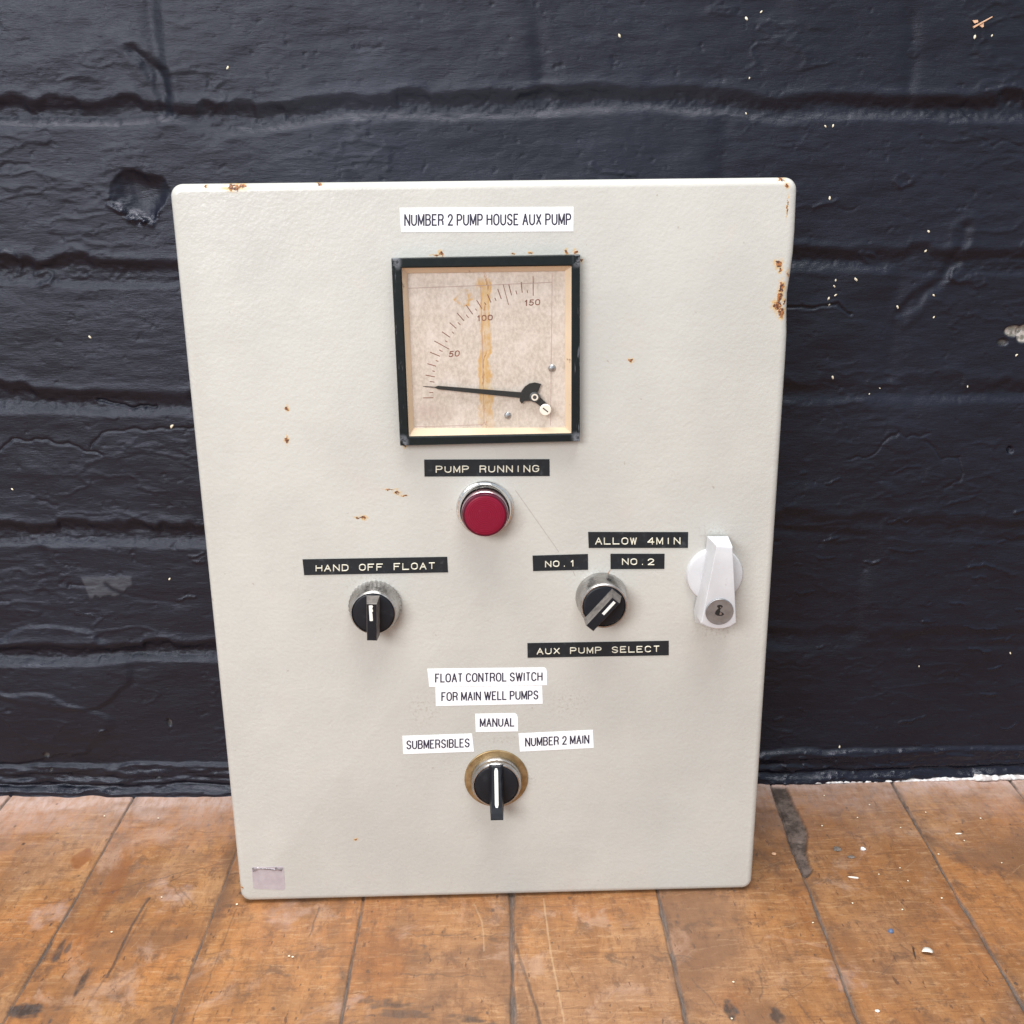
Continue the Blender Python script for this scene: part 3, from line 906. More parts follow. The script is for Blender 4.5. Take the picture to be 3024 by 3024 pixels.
def glyph(ch):
    G = {
        'A': (1, [[(0, 0), (.5, 1), (1, 0)], [(.18, .35), (.82, .35)]]),
        'B': (.95, [[(.55, 1)] + arc(.55, .77, .40, .23, 90, -90) + [(0, .54)], [(.55, .54)] + arc(.55, .27, .45, .27, 90, -90) + [(0, 0), (0, 1), (.55, 1)]]),
        'C': (1, [arc(.5, .68, .5, .32, 15, 180) + arc(.5, .32, .5, .32, 180, 345)]),
        'D': (1, [[(0, 0), (0, 1), (.45, 1)] + arc(.45, .62, .55, .38, 90, 0, 8) + arc(.45, .38, .55, .38, 0, -90, 8) + [(0, 0)]]),
        'E': (.85, [[(.9, 1), (0, 1), (0, 0), (.95, 0)], [(0, .53), (.82, .53)]]),
        'F': (.8, [[(.95, 1), (0, 1), (0, 0)], [(0, .52), (.8, .52)]]),
        'G': (1, [arc(.5, .68, .5, .32, 20, 180) + arc(.5, .32, .5, .32, 180, 360) + [(1, .46), (.55, .46)]]),
        'H': (1, [[(0, 0), (0, 1)], [(1, 0), (1, 1)], [(0, .53), (1, .53)]]),
        'I': (.08, [[(.5, 0), (.5, 1)]]),
        'L': (.78, [[(0, 1), (0, 0), (1, 0)]]),
        'M': (1.15, [[(0, 0), (0, 1), (.5, .12), (1, 1), (1, 0)]]),
        'N': (1, [[(0, 0), (0, 1), (1, 0), (1, 1)]]),
        'O': (1.05, [arc(.5, .66, .5, .34, 0, 180) + arc(.5, .34, .5, .34, 180, 360) + [(1, .66)]]),
        '0': (.9, [arc(.5, .66, .5, .34, 0, 180) + arc(.5, .34, .5, .34, 180, 360) + [(1, .66)]]),
        'P': (.92, [[(0, 0), (0, 1), (.58, 1)] + arc(.58, .735, .42, .265, 90, -90) + [(0, .47)]]),
        'R': (1, [[(0, 0), (0, 1), (.58, 1)] + arc(.58, .75, .40, .25, 90, -90) + [(0, .5)], [(.62, .5), (.9, .36), (.95, 0)]]),
        'S': (.95, [arc(.5, .75, .46, .25, 20, 180, 8) + arc(.5, .75, .46, .22, 180, 250, 4) + [(.72, .42)] + arc(.5, .27, .48, .27, 40, -90, 8) + arc(.5, .27, .48, .27, -90, -165, 6)]),
        'T': (.9, [[(0, 1), (1, 1)], [(.5, 1), (.5, 0)]]),
        'U': (1, [[(0, 1), (0, .34)] + arc(.5, .33, .5, .33, 180, 360) + [(1, 1)]]),
        'W': (1.45, [[(0, 1), (.26, 0), (.5, .95), (.74, 0), (1, 1)]]),
        'X': (.95, [[(0, 0), (1, 1)], [(0, 1), (1, 0)]]),
        '1': (.5, [[(.1, .76), (.65, 1), (.65, 0)]]),
        '2': (.9, [arc(.5, .72, .46, .28, 170, -25, 10) + [(.05, 0), (1, 0)]]),
        '4': (.9, [[(.75, 0), (.75, 1), (0, .3), (1, .3)]]),
        '5': (.9, [[(.92, 1), (.2, 1), (.1, .55)] + arc(.45, .32, .5, .32, 120, -160, 10)]),
        '.': (.15, [[(.2, .02), (.8, .02)]]),
    }
    return G[ch]


def lettering(name, text, T, r, h, w, mat, parent, mono=False, narrow=1.0, jitter=0.0):
    """T: lower left, lower right, upper left, upper right of the line of text in mm on the door"""
    bl, br, tl, tr = [np.array(p, float) for p in T]
    H_ = np.hypot(*(tl - bl))
    W_ = np.hypot(*(br - bl))
    cells = []
    if mono:
        pitch = 1.0
        gw = .66
        n = len(text)
        total = (n - 1) * pitch + gw
        for i, ch in enumerate(text):
            if ch == ' ':
                continue
            g, st = glyph(ch)
            wd = {'.': .14, '1': .34, 'I': .1}.get(ch, gw)
            cells.append((i * pitch + (gw - wd) / 2, wd, st))
    else:
        x = 0
        for ch in text:
            if ch == ' ':
                x += .62
                continue
            g, st = glyph(ch)
            cells.append((x, g, st))
            x += g + .47
        total = x - .47
    m = MB()
    for x0, wd, st in cells:
        jx, jy = rnd.uniform(-jitter, jitter), rnd.uniform(-jitter, jitter)
        for s_ in st:
            pts = []
            for a, b in s_:
                fa = (x0 + a * wd) / total
                # keep the stroke centre inside the cap height
                fa = fa + (0.5 - fa) * 2 * r / W_
                fb = b + (0.5 - b) * 2 * r / H_
                lo = bl + (br - bl) * fa
                hi = tl + (tr - tl) * fa
                q = lo + (hi - lo) * fb + np.array([jx, jy])
                pts.append(q)
            runs, cur = [], [pts[0]]
            for i in range(1, len(pts)):
                if np.hypot(*(pts[i] - cur[-1])) < 1e-4:
                    continue
                if len(cur) > 1:
                    t0 = cur[-1] - cur[-2]; t1 = pts[i] - cur[-1]
                    if np.dot(t0, t1) < .62 * np.hypot(*t0) * np.hypot(*t1):
                        runs.append(cur); cur = [cur[-1]]
                cur.append(pts[i])
            runs.append(cur)
            cl = len(runs) == 1 and np.hypot(*(pts[0] - pts[-1])) < 1e-3
            for q in runs:
                if len(runs) > 1:      # run on a little so that corners close
                    t0 = q[0] - q[1]; t1 = q[-1] - q[-2]
                    q = [q[0] + t0 / np.hypot(*t0) * r * .7] + q[1:-1] + [q[-1] + t1 / np.hypot(*t1) * r * .7]
                m.stroke(q, r, h, w, closed=cl)
    return m.build(name, mat, parent, smooth=True)


def label_strip(text, Q, T, embossed, descr):
    m = MB()
    th = .28 if embossed else .16
    m.prism(Q[::-1], -0.2, th)
    o = m.build('label_tape' if embossed else 'label_sticker', M_TAPE if embossed else M_WHITE, box, label=descr)
    if embossed:
        lettering('lettering', text, T, .30, .34, th, M_EMBOSS, o, mono=True, jitter=.05)
    else:
        lettering("lettering", text, T, .39, .05, th, M_INK, o)
    return o


label_strip('NUMBER 2 PUMP HOUSE AUX PUMP', [(-41.45, 388.07), (42.27, 387.65), (42.24, 376.28), (-41.16, 376.83)], [(-39.63, 379.61), (41.3, 379.1), (-39.4, 385.23), (41.27, 384.73)], 0, 'long white printed label along the top')
label_strip('PUMP RUNNING', [(-34.04, 263.53), (30.59, 262.67), (30.73, 253.67), (-34.17, 254.52)], [(-28.31, 256.43), (25.26, 255.84), (-28.19, 260.17), (25.28, 259.72)], 1, 'black embossed tape above the red lamp')
label_strip('HAND OFF FLOAT', [(-100.11, 210.42), (-23.71, 210.35), (-23.49, 201.61), (-99.83, 201.55)], [(-93.64, 203.4), (-30.24, 203.48), (-93.39, 207.19), (-30.12, 207.43)], 1, 'black embossed tape above the left switch')
label_strip('ALLOW 4MIN', [(51.05, 222.79), (104.15, 221.72), (104.36, 212.87), (51.47, 213.89)], [(54.84, 215.68), (100.35, 214.95), (54.79, 219.65), (100.21, 218.93)], 1, 'black embossed tape beside the door handle')
label_strip('NO.1', [(21.59, 210.13), (51.05, 210.46), (51.27, 201.58), (21.87, 201.4)], [(28.17, 203.43), (44.56, 203.66), (28.17, 207.04), (44.53, 207.27)], 1, 'short black embossed tape left of the right switch')
label_strip('NO.2', [(63.09, 210.36), (92.0, 209.8), (92.14, 201.26), (63.29, 201.69)], [(69.3, 204.01), (86.74, 203.52), (69.23, 207.68), (86.63, 207.34)], 1, 'short black embossed tape right of the other number')
label_strip('AUX PUMP SELECT', [(18.52, 159.75), (95.89, 159.44), (96.17, 150.81), (18.6, 151.07)], [(23.65, 152.94), (91.1, 152.9), (23.67, 156.8), (90.98, 156.78)], 1, 'black embossed tape under the right switch')
label_strip('FLOAT CONTROL SWITCH', [(-36.46, 145.63), (27.8, 145.0), (28.8, 144.2), (29.24, 142.36), (29.17, 134.3), (-35.72, 134.75)], [(-32.49, 137.24), (26.85, 136.77), (-32.31, 142.74), (26.86, 142.41)], 0, 'white printed label, upper line of the pair')
label_strip('FOR MAIN WELL PUMPS', [(-32.39, 134.48), (26.52, 134.0), (26.82, 123.01), (-32.44, 123.02)], [(-29.39, 125.88), (24.48, 125.65), (-29.22, 131.43), (24.5, 131.29)], 0, 'white printed label, lower line of the pair')
label_strip('MANUAL', [(-10.83, 117.6), (11.24, 117.56), (12.4, 116.7), (12.93, 114.91), (12.98, 106.27), (-10.68, 106.42)], [(-8.45, 109.42), (10.97, 109.23), (-8.35, 114.86), (11.02, 114.68)], 0, 'small white printed label above the bottom switch')
label_strip('SUBMERSIBLES', [(-51.78, 104.95), (-12.8, 105.41), (-11.9, 94.15), (-51.67, 93.57)], [(-49.9, 96.4), (-14.27, 96.87), (-49.67, 102.12), (-14.14, 102.59)], 0, 'white printed label left of the bottom switch')
label_strip('NUMBER 2 MAIN', [(13.22, 104.84), (54.93, 106.09), (55.58, 94.83), (13.9, 93.5)], [(16.81, 96.52), (53.1, 97.56), (16.85, 102.18), (53.04, 103.14)], 0, 'tilted white printed label right of the bottom switch')

# ---- torn foil sticker
m = MB()
m.prism([(-141.6, 22.2), (-124.6, 22.0), (-123.9, 21.2), (-124.2, 7.2), (-125.2, 6.2), (-141.6, 7.6), (-142.6, 8.4), (-142.3, 21.6)][::-1], -.2, .15)
st = m.build('foil_sticker', M_FOIL, box, label='small blank lilac foil sticker with a torn top edge')
m = MB()
m.stroke([(-142.0, 21.6), (-140.6, 20.6), (-139.2, 21.5), (-137.0, 21.2), (-133, 20.9), (-129.5, 20.2), (-126.5, 20.0), (-124.8, 20.8)], .55, .5, .12)
m.stroke([(-141.8, 19.6), (-139.8, 20.2), (-138.4, 21.2)], .5, .45, .12)
m.stroke([(-128.8, 21.4), (-127.2, 20.4), (-125.2, 19.6)], .55, .5, .12)
m.build('torn_edge', M_FOIL2, st, smooth=True)

# ---- square panel meter (origin at its centre)
MC = (0.2, 318.8)
m = MB()
out_ = [(-45.8, -46.4), (45.6, -45.6), (44.9, 46.6), (-46.2, 46.0)]
o1 = [(u * .993, v * .993) for u, v in out_]
inn = [(-41.8, -42.4), (41.9, -42.1), (41.5, 42.1), (-42.1, 42.1)]
inn2 = [(u * .985, v * .985) for u, v in inn]


def dense_loop(q, n=10):
    o = []
    for i in range(4):
        a, b = q[i], q[(i + 1) % 4]
        for j in range(n):
            o.append((a[0] + (b[0] - a[0]) * j / n, a[1] + (b[1] - a[1]) * j / n))
    return o


m.loops([[(u, v, w) for u, v in dense_loop(q)] for q, w in ((out_, -.2), (out_, 5.9), (o1, 6.5), (inn, 6.5), (inn2, 6.1), (inn2, 4.8))], cap=False)
bez = m.build('panel_meter', M_BEZEL, box, at=MC, label='square meter with black frame and yellowed dial')
m = MB()
d4 = [(-38.8, -38.6), (38.5, -39.4), (38.0, 38.8), (-39.1, 38.6)]
in3 = [(u * .984, v * .984) for u, v in inn]
m.loops([[(u, v, w) for u, v in dense_loop(q)] for q, w in ((in3, 5.0), (d4, 1.0), (d4, .35))], cap=False)
m.build('inner_frame', M_CREAM, bez)
m = MB()
m.prism([(u * 1.012, v * 1.012) for u, v in d4], .2, .6)
m.build('dial_face', M_DIAL, bez)
ox, oz = MC
rel = lambda p: (p[0] - ox, p[1] - oz)
# hand-drawn scale
hub = rel((22.99, 295.74))
m = MB()
m.stroke([rel((-38.7, 350.2)), rel((-10, 350.9)), rel((31.9, 352.2))], .16, .06, .6)
m.stroke([rel((31.9, 356.6)), rel((31.9, 352.0)), rel((31.6, 318)), rel((31.1, 280.4))], .13, .06, .6)
m.stroke([rel((-3.2, 350.6)), rel((-2.9, 320)), rel((-2.8, 283)), rel((-3.4, 281.6)), rel((-4.6, 280.9))], .16, .06, .6)
m.stroke([rel((-2.8, 283)), rel((-2.2, 281.6)), rel((-1.0, 280.9))], .16, .06, .6)
m.stroke([rel((-38.2, 280.9)), rel((-20, 281.1)), rel((-3.4, 281.5))], .14, .06, .6)
m.build('paper_folds', M_FOLD, bez, smooth=True)
m = MB()
K = 1 / 17.55     # zoomed px per mm on the dial


def tick(deg, r0, r1, wd):
    a = math.radians(180 - deg)
    p0 = (hub[0] + r0 * math.cos(a), hub[1] + r0 * math.sin(a))
    p1 = (hub[0] + r1 * math.cos(a + rnd.uniform(-.004, .004)), hub[1] + r1 * math.sin(a))
    m.stroke([p0, p1], wd, .06, .6)


tr_ = random.Random(3)
for v in range(0, 151, 5):
    dg = v * .597
    if v in (50, 150):
        tick(dg, 49.0 if v == 50 else 50.0, 57.5 if v == 50 else 59.5, .20)
    elif v == 125:
        tick(dg, 47.5, 58.0, .17)
    elif v % 10 == 0:
        tick(dg, 51.5 + tr_.uniform(-.6, .6), 56.2 + tr_.uniform(-.6, .9), .22)
    else:
        tick(dg, 51.4 + tr_.uniform(-.4, .4), 53.0 + tr_.uniform(-.3, .5), .20)
m.build('scale_marks', M_PEN, bez, smooth=True)


def dial_num(text, T):
    o = lettering('scale_number', text, [rel(p) for p in T], .27, .06, .6, M_PEN, bez)
    return o


dial_num('150', [(18.2, 340.8), (26.0, 341.2), (18.4, 343.9), (26.1, 344.2)])
dial_num('100', [(-5.3, 333.6), (2.4, 334.2), (-5.3, 336.7), (2.5, 336.9)])
dial_num('50', [(-20.0, 316.0), (-14.5, 316.5), (-19.6, 319.1), (-14.2, 319.6)])
# needle
m = MB()
tip = rel((-33.2, 302.0)); sh = rel((-27.0, 301.4)); hb = rel((17.5, 296.6))
d = np.array(hb) - np.array(sh); d /= np.hypot(*d); nn = np.array([-d[1], d[0]])
m.prism([tuple(np.array(tip) + nn * .12), tuple(np.array(tip) - nn * .12), tuple(np.array(sh) - nn * .22), tuple(np.array(sh) + nn * .22)], 2.2, 2.6)
l0 = [tuple(np.array(p) + nn * s_) for p, s_ in ((sh, .25), (sh, -.25), (np.array(sh) + d * 1.4, -.85), (hb, -1.45), (hb, 1.45), (np.array(sh) + d * 1.4, .85))]
m.prism(l0, 1.9, 2.8)
fan = [(-7.4, .6), (-6.6, 3.1), (-4.9, 5.3), (-2.6, 6.8), (0.2, 7.3), (3.3, 6.5), (2.0, 3.2), (.9, 1.9), (3.2, -.6), (6.2, -3.6), (4.3, -6.2), (1.6, -3.8), (-.8, -2.0), (-3.0, -1.9), (-5.2, -2.0), (-6.6, -3.4), (-7.6, -2.0)]
m.prism([(hub[0] + a, hub[1] + b) for a, b in fan][::-1], 1.8, 2.6)
nd = m.build('needle', M_NEEDLE, bez)
m = MB()
m.lathe([(2.6, 1.6), (2.6, 3.3), (2.2, 3.5)], 32, hub[0], hub[1])
m.build('needle_hub', simple('grey_hub_plastic', (.05, .055, .06), .4), bez, smooth=True)
m = MB()
ring = [(1.0, 3.5), (1.0, 3.75), (1.75, 3.75), (1.75, 3.4)]
m.lathe(ring, 32, hub[0], hub[1], close=False)
m.build('pivot_ring', M_IVORY, bez, smooth=True)
for p, r_ in (((31.94, 309.9), 1.9), ((9.31, 286.0), 1.8)):
    m = MB()
    m.lathe([(r_, .5), (r_, 1.0), (r_ * .75, 1.5), (r_ * .3, 1.7)], 28, *rel(p))
    s_ = m.build('dial_screw', M_STEEL, bez, smooth=True)
    # the slot is a dark bar set in the head
m = MB()
gp_ = [(u * .975, v * .975) for u, v in inn]
m.add([(u, v, 4.9) for u, v in gp_], [[0, 1, 2, 3]])
m.build('meter_glass', M_GLASS, bez)
m = MB()
ac = rel((28.3, 289.6))
m.lathe([(2.9, 4.5), (2.9, 5.7), (2.6, 6.0)], 40, *ac)
m.build('zero_adjuster', M_IVORY, bez, smooth=True)
m = MB()
a = math.radians(-40)
q = [(-1.7, -.3), (1.7, -.3), (1.7, .3), (-1.7, .3)]
m.prism([(ac[0] + x * math.cos(a) - y * math.sin(a), ac[1] + x * math.sin(a) + y * math.cos(a)) for x, y in q], 5.8, 6.03)
m.build('adjuster_slot', M_HOLE, bez)

# ---- red pilot lamp
m = MB()
m.lathe([(15.0, -.2), (15.0, 1.2), (14.5, 2.0), (13.9, 2.2), (13.6, 5.2), (13.1, 6.2), (12.9, 6.5), (12.7, 6.2), (12.6, 3.5)], 72, close=False)
lamp = m.build('indicator_lamp', M_CHROME2, box, smooth=True, at=(-3.2, 236.9), label='round red pilot lamp in a chrome ring')
m = MB()
m.lathe([(12.1, 3.4), (12.1, 11.0), (11.8, 11.3), (11.2, 11.0)], 72, close=False)
m.build('lens_side', M_ROSE, lamp, smooth=True)  # side wall of the lens, its pink reflection painted on as metal
m = MB()
m.lathe([(11.5, 10.6), (11.5, 12.4), (11.3, 13.1), (10.9, 13.4), (10.55, 13.42), (10.5, 13.0)], 72, close=False)
m.build('lens_rim', M_LENS_RIM, lamp, smooth=True)
m = MB()
m.lathe([(10.5, 12.9), (10.45, 13.4), (10.2, 13.5), (8, 13.55), (4, 13.6), (1, 13.62)], 72)
m.build('red_lens', M_LENS, lamp, smooth=True)


# ---- rotary selector switches
def switch(at, base_r, ring_r, disc_r, w, knurl, angle, descr, washer=None, long_lever=False):
    m = MB()
    if knurl:
        mod = lambda k_, i, n: (.28 if (i // 2) % 2 else -.12) if k_ in (0, 1, 2) else 0
    else:
        mod = None
    w0 = washer[1] if washer else 0
    r2 = ring_r
    m.lathe([(base_r, w0 - .3), (base_r, w0 + w * .18), (base_r - .3, w0 + w * .30), (base_r - .7, w0 + w * .38), (r2 + .45, w - 1.6), (r2, w - .5), (r2 - .4, w), (disc_r + .35, w + .05), (disc_r + .12, w - .5), (disc_r + .1, w - 2)], 144, mod=mod, close=False)
    sw = m.build('selector_switch', M_CHROME, box, smooth=True, at=at, label=descr)
    if washer:
        m = MB()
        m.lathe([(washer[0], -.2), (washer[0], washer[1] * .8), (washer[0] - .3, washer[1]), (base_r - .5, washer[1])], 72, close=False)
        m.build('brass_washer', M_BRASS, sw, smooth=True)
    m = MB()
    m.lathe([(disc_r, w - 2), (disc_r, w - .5), (disc_r - .5, w - .1), (disc_r - 1, w)], 72)
    m.build('knob_disc', M_KNOB, sw, smooth=True)
    m = MB()
    if long_lever:
        secs = [(13.2, w - .3, 3.9, w + .2, 3.0), (12.6, w - .3, 4.0, w + 1.4, 2.4), (6, w - .3, 4.0, w + 3.9, 2.5), (-2, w - .3, 4.0, w + 6.9, 2.7), (-8.5, w - .3, 4.0, w + 9.3, 2.9), (-11.0, w - .3, 4.0, w + 10.6, 3.15), (-13.8, w + 3.0, 3.8, w + 11.8, 3.5), (-14.4, w + 6.0, 3.6, w + 11.9, 3.5)]
        lo = [[(-b, v, a), (b, v, a), (b * .97, v, (a * 2 + c_) / 3), (t, v, c_), (-t, v, c_), (-b * .97, v, (a * 2 + c_) / 3)] for v, a, b, c_, t in secs]
        m.loops(lo, cap=True, cap0=True)
        hd = m.build('grip', M_KNOB, sw, smooth=False, rot=angle)
        m = MB()
        strip = []
        n = 14
        top_w = lambda v: np.interp(-v, [-12.6, -6, 2, 8.5], [w + 1.4, w + 3.9, w + 6.9, w + 9.3])
        vs_ = [12.0 - 20.2 * i / n for i in range(n + 1)]
        A_ = []
        for i, v in enumerate(vs_):
            hw = 1.0 if 0 < i < n else .55
            A_.append((-hw, v, top_w(v) + .14)); A_.append((hw, v, top_w(v) + .14))
        m.add(A_, [[2 * i, 2 * i + 1, 2 * i + 3, 2 * i + 2] for i in range(n)])
        m.build('index_line', M_INDEX, sw, rot=angle)
    else:
        hw0, hw1 = 3.45, 2.55
        F = w + 7.0
        secs = [(w - .3, hw0, 10.2, -11.6), (w + .4, hw0 - .1, 9.9, -12.2), (F - .4, hw1 + .1, 8.3, -12.5), (F, hw1 - .1, 8.0, -12.2)]
        lo = [[(-b, z1, w_), (b, z1, w_), (b, z0, w_), (-b, z0, w_)] for w_, b, z0, z1 in secs]
        m.loops(lo, cap=False)
        hd = m.build('grip', M_DUSTY, sw, rot=angle)
        m = MB()
        m.loops([[(-b, -12.2, F + e), (b, -12.2, F + e), (b, 8.0, F + e), (-b, 8.0, F + e)] for b, e in ((hw1 - .1, 0), (hw1 - .25, .12))], cap=True)
        m.build('grip_face', M_KNOB, sw, rot=angle)
        m = MB()
        if knurl:
            m.prism([(-1.5, 7.2), (-1.2, 7.4), (.3, 7.5), (.7, 6.8), (.25, 5.8), (.6, 4.8), (.7, 4.2), (.1, 3.4), (.35, 2.8), (.6, -1.0), (.3, -1.3), (-.9, -1.3), (-1.1, -1.0)][::-1], F, F + .2)
        else:
            m.prism([(-.75, 7.0), (.75, 7.0), (.75, -2.0), (-.75, -2.0)][::-1], F, F + .3)
        m.build('index_line', M_INDEX, sw, rot=angle)
    return sw


switch((-63.0, 183.5), 14.0, 12.0, 11.05, 11.5, True, math.radians(2.5), 'left switch with corroded knurled collar, pointing straight up')
switch((58.5, 185.95), 13.9, 12.4, 11.1, 14.0, False, math.radians(41), 'right switch turned diagonally, with plain chrome collar')
switch((.3, 76.9), 14.4, 13.6, 12.3, 8.0, False, 0.0, 'bottom switch with long black lever on a brass washer', washer=(18.0, 1.0), long_lever=True)

# ---- locking handle
m = MB()
m.lathe([(15.1, -.2), (15.1, 2.0), (14.6, 3.0), (13.4, 3.4), (6, 3.5)], 64)
hdl = m.build('lock_handle', M_LEVER, box, smooth=True, at=(119.0, 197.9), label='pale grey turn handle with key lock')


def rel2(p):
    return (p[0] - 119.0, p[1] - 197.9)


base_p = [(114.0, 219.7), (125.2, 219.5), (126.6, 212), (129.6, 178), (129.4, 171.5), (124.5, 169.4), (119.5, 168.7), (114.5, 169.0), (109.6, 170.8), (108.8, 177.5), (113.7, 211.8)]
front_p = [(115.3, 219.9), (123.6, 219.3), (124.3, 213.0), (127.3, 181), (127.6, 177.2), (124.8, 175.2), (121.5, 174.1), (117.0, 174.0), (112.8, 175.2), (109.2, 177.2), (114.3, 212.8)]
mix_ = lambda t, ins=0.0: [((a[0] + (b[0] - a[0]) * t) + (118.8 - (a[0] + (b[0] - a[0]) * t)) * ins, (a[1] + (b[1] - a[1]) * t) + (197 - (a[1] + (b[1] - a[1]) * t)) * ins) for a, b in zip(base_p, front_p)]
m = MB()
lo = []
for t, w, ins in ((0, 1.5, 0), (.15, 4.5, 0), (.93, 18.0, 0), (1, 18.8, .012), (1, 19.0, .05)):
    lo.append([(*rel2(p), w) for p in mix_(t, ins)])
m.loops(lo, cap=True)
m.build('lever', M_LEVER, hdl, smooth=True)
lc = rel2((118.4, 183.9))
m = MB()
m.lathe([(7.35, 18.6), (7.35, 19.5), (7.0, 19.8), (6.5, 19.75), (5, 19.8)], 48, *lc)
m.build('lock_cylinder', M_LOCK, hdl, smooth=True)
m = MB()
m.prism([(lc[0] + a, lc[1] + b) for a, b in [(x_ * 1.6, y_ * 1.1) for x_, y_ in [(-.9, 3.3), (-.2, 3.7), (.7, 3.4), (1.0, 2.6), (.4, 1.8), (.1, 1.0), (.2, .1), (1.2, -.5), (1.5, -1.4), (.8, -2.0), (-.6, -1.9), (-1.5, -1.0), (-1.4, .2), (-.9, 1.2), (-.4, 2.0), (-.9, 2.6)]]][::-1], 19.6, 19.86)
m.build('keyhole', M_HOLE, hdl)
m = MB()
m.prism([(lc[0] + a, lc[1] + b) for a, b in [(.2, -.1), (.9, -.4), (1.2, -1.2), (.6, -1.7), (-.1, -1.3)]][::-1], 19.7, 19.95)
m.prism([(lc[0] + a, lc[1] + b) for a, b in [(.1, 3.0), (.7, 2.9), (.7, 2.3), (.1, 2.3)]][::-1], 19.7, 19.95)
m.build('lock_wafer', M_STEEL, hdl)


# ------------------------------------------------------------------ loose bits on the wall and floor
def rock(name, x, y, z, sx, sy, sz, mat, seed, rot=(0, 0, 0)):
    r = random.Random(seed)
    vs, fs = [], []
    nu, nv = 8, 5
    for j in range(nv + 1):
        th = math.pi * j / nv
        for i in range(nu):
            ph = 2 * math.pi * i / nu
            q = 1 + r.uniform(-.22, .22)
            vs.append((sx * q * math.sin(th) * math.cos(ph) * 1e-3, sy * q * math.sin(th) * math.sin(ph) * 1e-3, sz * q * math.cos(th) * 1e-3))
    for j in range(nv):
        for i in range(nu):
            k_ = (i + 1) % nu
            fs.append([j * nu + i, (j + 1) * nu + i, (j + 1) * nu + k_, j * nu + k_])
    o = link_mesh(name, vs, fs, mat, None, False, (x * 1e-3, y * 1e-3, z * 1e-3))
    o.rotation_euler = rot
    return o


def wall_y(x, z):
    i = min(len(xs) - 1, int(np.searchsorted(xs, x)))
    j = min(len(zs) - 1, int(np.searchsorted(zs, z)))
    return YW - H[j, i]


for n, (x, z, s_) in enumerate([(211.7, 342.5, .9), (211.1, 339, 1), (212.2, 333.7, 1), (208.2, 331.7, 1.1), (208.9, 328, .7), (223.8, 342.9, 1.4), (251.7, 325.9, 1.2), (273, 332.8, 1.0), (274.8, 319.4, .8),
                                (214.4, 283.3, 1.3), (245.2, 275.8, .6), (300.6, 276.1, .8), (329.1, 295.4, 1.0), (238.7, 272.4, .6), (77.3, 479.6, 1.2), (149.1, 488, 1.2), (157.4, 491.5, .9), (280.4, 477.5, 1.2),
                                (290.2, 478.1, .8), (152, 438, .8), (198.2, 430.4, .9), (202.6, 430.6, 1), (204.1, 390.3, 1.2), (265.4, 370.6, 1.1), (265.2, 359.2, 1.0), (152.4, 456.8, .7),
                                (-144.3, 464.5, 1.1), (-240.8, 314.6, 1.1), (-196.9, 259.2, 1.6), (-301.6, 220, .9), (-209.1, 158.4, 1.0), (239.2, 25.3, 1.2), (350.5, 93.4, .9), (288.8, 85.1, .7)]):
    o = rock('paint_speck', x, wall_y(x, z) - .25, z, .52 * s_, .4 * s_, .85 * s_, M_CRUMB, n, (0, rnd.uniform(-.9, .9), 0))
    thing(o, 'tiny cream speck stuck on the black brick wall', 'speck', 'cream specks on the wall')

m = MB()
m.loops([[(-5.0, -2.2, .2), (-4.2, -3.0, .2), (5.4, 2.6, 1.6), (5.0, 3.0, 1.6)], [(-5.0, -2.0, 1.0), (-4.2, -2.7, 1.0), (5.3, 2.7, 2.0), (5.1, 2.9, 2.0)]], cap=True, cap0=True)
m.prism([(-5.6, 1.2), (-2.6, 1.4), (-2.2, .2), (-4.2, -.4)][::-1], .3, 1.0)
m.prism([(-1.2, -1.6), (.4, -2.6), (1.2, -2.2), (1.0, -.2)][::-1], .3, 1.0)
sp = m.build('wood_splinter', M_SPLINTER, None)
sp.location = (.2832, (wall_y(283, 485) - .3) * 1e-3, .4848)
thing(sp, 'pale orange wood splinter stuck high on the black wall', 'splinter')

# curled ivory paint flake on the right boards
m = MB()
rows = []
for i in range(7):
    t = i / 6
    a = math.radians(20 + 120 * t)
    w_ = 2.2 * (.35 + .65 * math.sin(math.pi * (.25 + .7 * t)))
    cx, cz = -3 * math.cos(a), 1.9 * math.sin(a)
    rows.append([(cx, -w_, cz - .4), (cx + .2, w_ * .8, cz - .4)])
vs_ = [p for r_ in rows for p in r_]
fs_ = [[2 * i, 2 * i + 1, 2 * i + 3, 2 * i + 2] for i in range(6)]
fl = link_mesh('paint_flake', [(a * 1e-3, b * 1e-3, c_ * 1e-3) for a, b, c_ in vs_], fs_, M_FLAKE, None, True, (.2325, -.0565, -0.0018))
sol = fl.modifiers.new('thickness', 'SOLIDIFY'); sol.thickness = .0003
fl.rotation_euler = (0, 0, -.5)
thing(fl, 'curled ivory paint flake lying on the right-hand boards', 'paint flake')

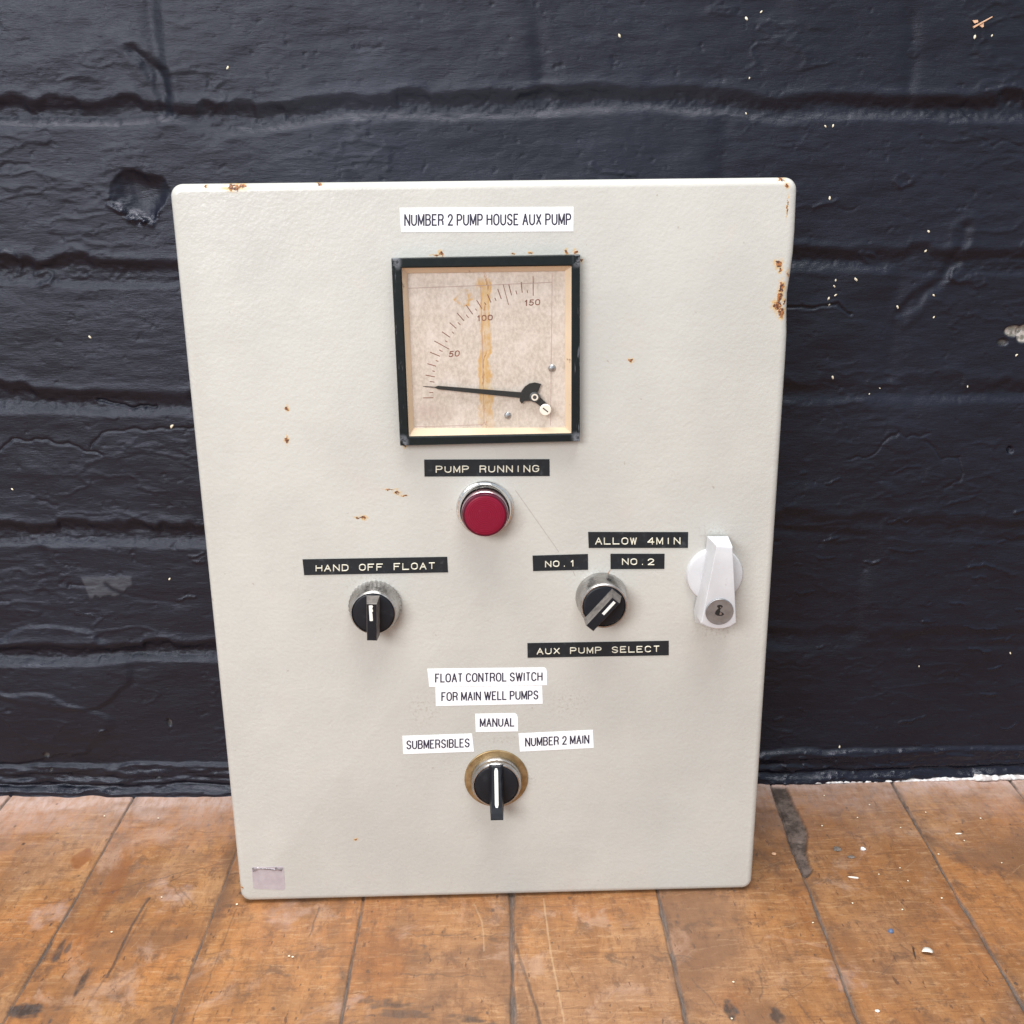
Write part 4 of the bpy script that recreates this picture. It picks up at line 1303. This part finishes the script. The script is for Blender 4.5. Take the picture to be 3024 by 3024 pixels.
bits = [('plaster_crumb', 229.9, 36.7, 1.6, 1.9, 1.2, M_GRIT, 'white plaster crumb on the floor right of the cabinet', 'crumb'),
        ('plaster_crumb', 173.2, 34.3, 1.5, 1.3, .7, M_SPLINTER, 'beige crumb on the floor close to the cabinet corner', 'crumb'),
        ('wood_sliver', 214.7, 9.5, 3.6, .7, .5, M_FLAKE, 'thin pale sliver lying crosswise on the board right of the cabinet', 'sliver'),
        ('wood_sliver', 296.5, 50.3, 2.6, .5, .4, M_FLAKE, 'thin pale sliver on the floor near the right edge', 'sliver'),
        ('blue_crumb', 219.1, -39.0, 1.5, 1.6, 1.2, M_BLUE, 'small blue crumb on the right-hand floorboards', 'crumb'),
        ('dark_splinter', 225.2, -56.2, .45, 4.6, .4, M_CHAR, 'dark thin splinter beside the curled ivory flake', 'splinter'),
        ('grey_chip', 214.0, 37.8, 2.8, 2.6, .6, M_GREYBIT, 'larger grey chip of dirt left of the white crumb', 'chip'),
        ('grey_chip', 219.9, 29.3, 2.4, 1.4, .7, M_GREYBIT, 'smaller grey chip of dirt below the white crumb', 'chip'),
        ('plaster_crumb', 190.1, -97.2, 1.1, .8, .6, M_GRIT, 'white crumb at the lower edge beside the dark seam', 'crumb')]
for n, (nm, x, y, a, b, c_, mt, lab, cat) in enumerate(bits):
    o = rock(nm, x, y, c_ * .4 - 2.4 + 1.9 * float(sstep(8, 105, y)), a, b, c_, mt, 100 + n, (0, 0, rnd.uniform(-.3, .3)))
    thing(o, lab, cat)
for n, (x, y, s_) in enumerate([(-218.3, -22.3, .8), (-114.3, -45.9, .8), (-112.2, -46.7, .8), (-152.8, -.9, .9), (-199.1, 7.4, .7), (232.6, -20.8, .8), (122.5, -74.4, .8), (115.8, -99.5, .8), (259.4, -11.6, .8), (-262, 92, .8), (-225, 88, .7), (246, 17.5, .7), (297, 43, .7), (212, 62, .8), (238, 70, .7), (262, 58, .8), (285, 74, .7), (318, 66, .9), (231, 12, .7), (246, 5, .7), (275, 30, .8), (206, -14, .7), (178, -30, .7), (310, 20, .7), (251, 84, .8), (224, 96, .7)]):
    o = rock('floor_speck', x, y, -2.1 + 1.9 * float(sstep(8, 105, y)), .75 * s_, .6 * s_, .45 * s_, M_CRUMB, 300 + n)
    thing(o, 'tiny cream speck of grit lying on the brown floorboards', 'speck', 'cream specks of grit on the floor')

# ragged white bead of filler along the foot of the wall, right of the cabinet
R2 = np.random.RandomState(4)
n = 150
vs_, fs_ = [], []
bead = np.convolve(np.abs(R2.normal(size=n + 10)), np.ones(7) / 7, 'same')[5:-5]
for i in range(n):
    x = 192 + 230 * i / (n - 1)
    q = .25 + (1.25 if x > 320 else .75) * bead[i] + (.9 if 335 < x < 352 else 0)
    q *= sstep(0, 6, min(i, n - 1 - i)) + .15
    yw = 112.6 + R2.uniform(-.4, .4)
    for k_ in range(5):
        th = math.pi * k_ / 4
        vs_.append((x * 1e-3, (yw + 1.0 - q * 2.2 * math.sin(th) + (2 if k_ == 4 else 0)) * 1e-3, (-1.4 + q * (1 - math.cos(th)) * 1.0) * 1e-3))
for i in range(n - 1):
    for k_ in range(4):
        fs_.append([i * 5 + k_, (i + 1) * 5 + k_, (i + 1) * 5 + k_ + 1, i * 5 + k_ + 1])
fb = link_mesh('filler_bead', vs_, fs_, M_FILLER, wall, True)
fb['label'] = 'ragged white bead of filler at the foot of the wall'
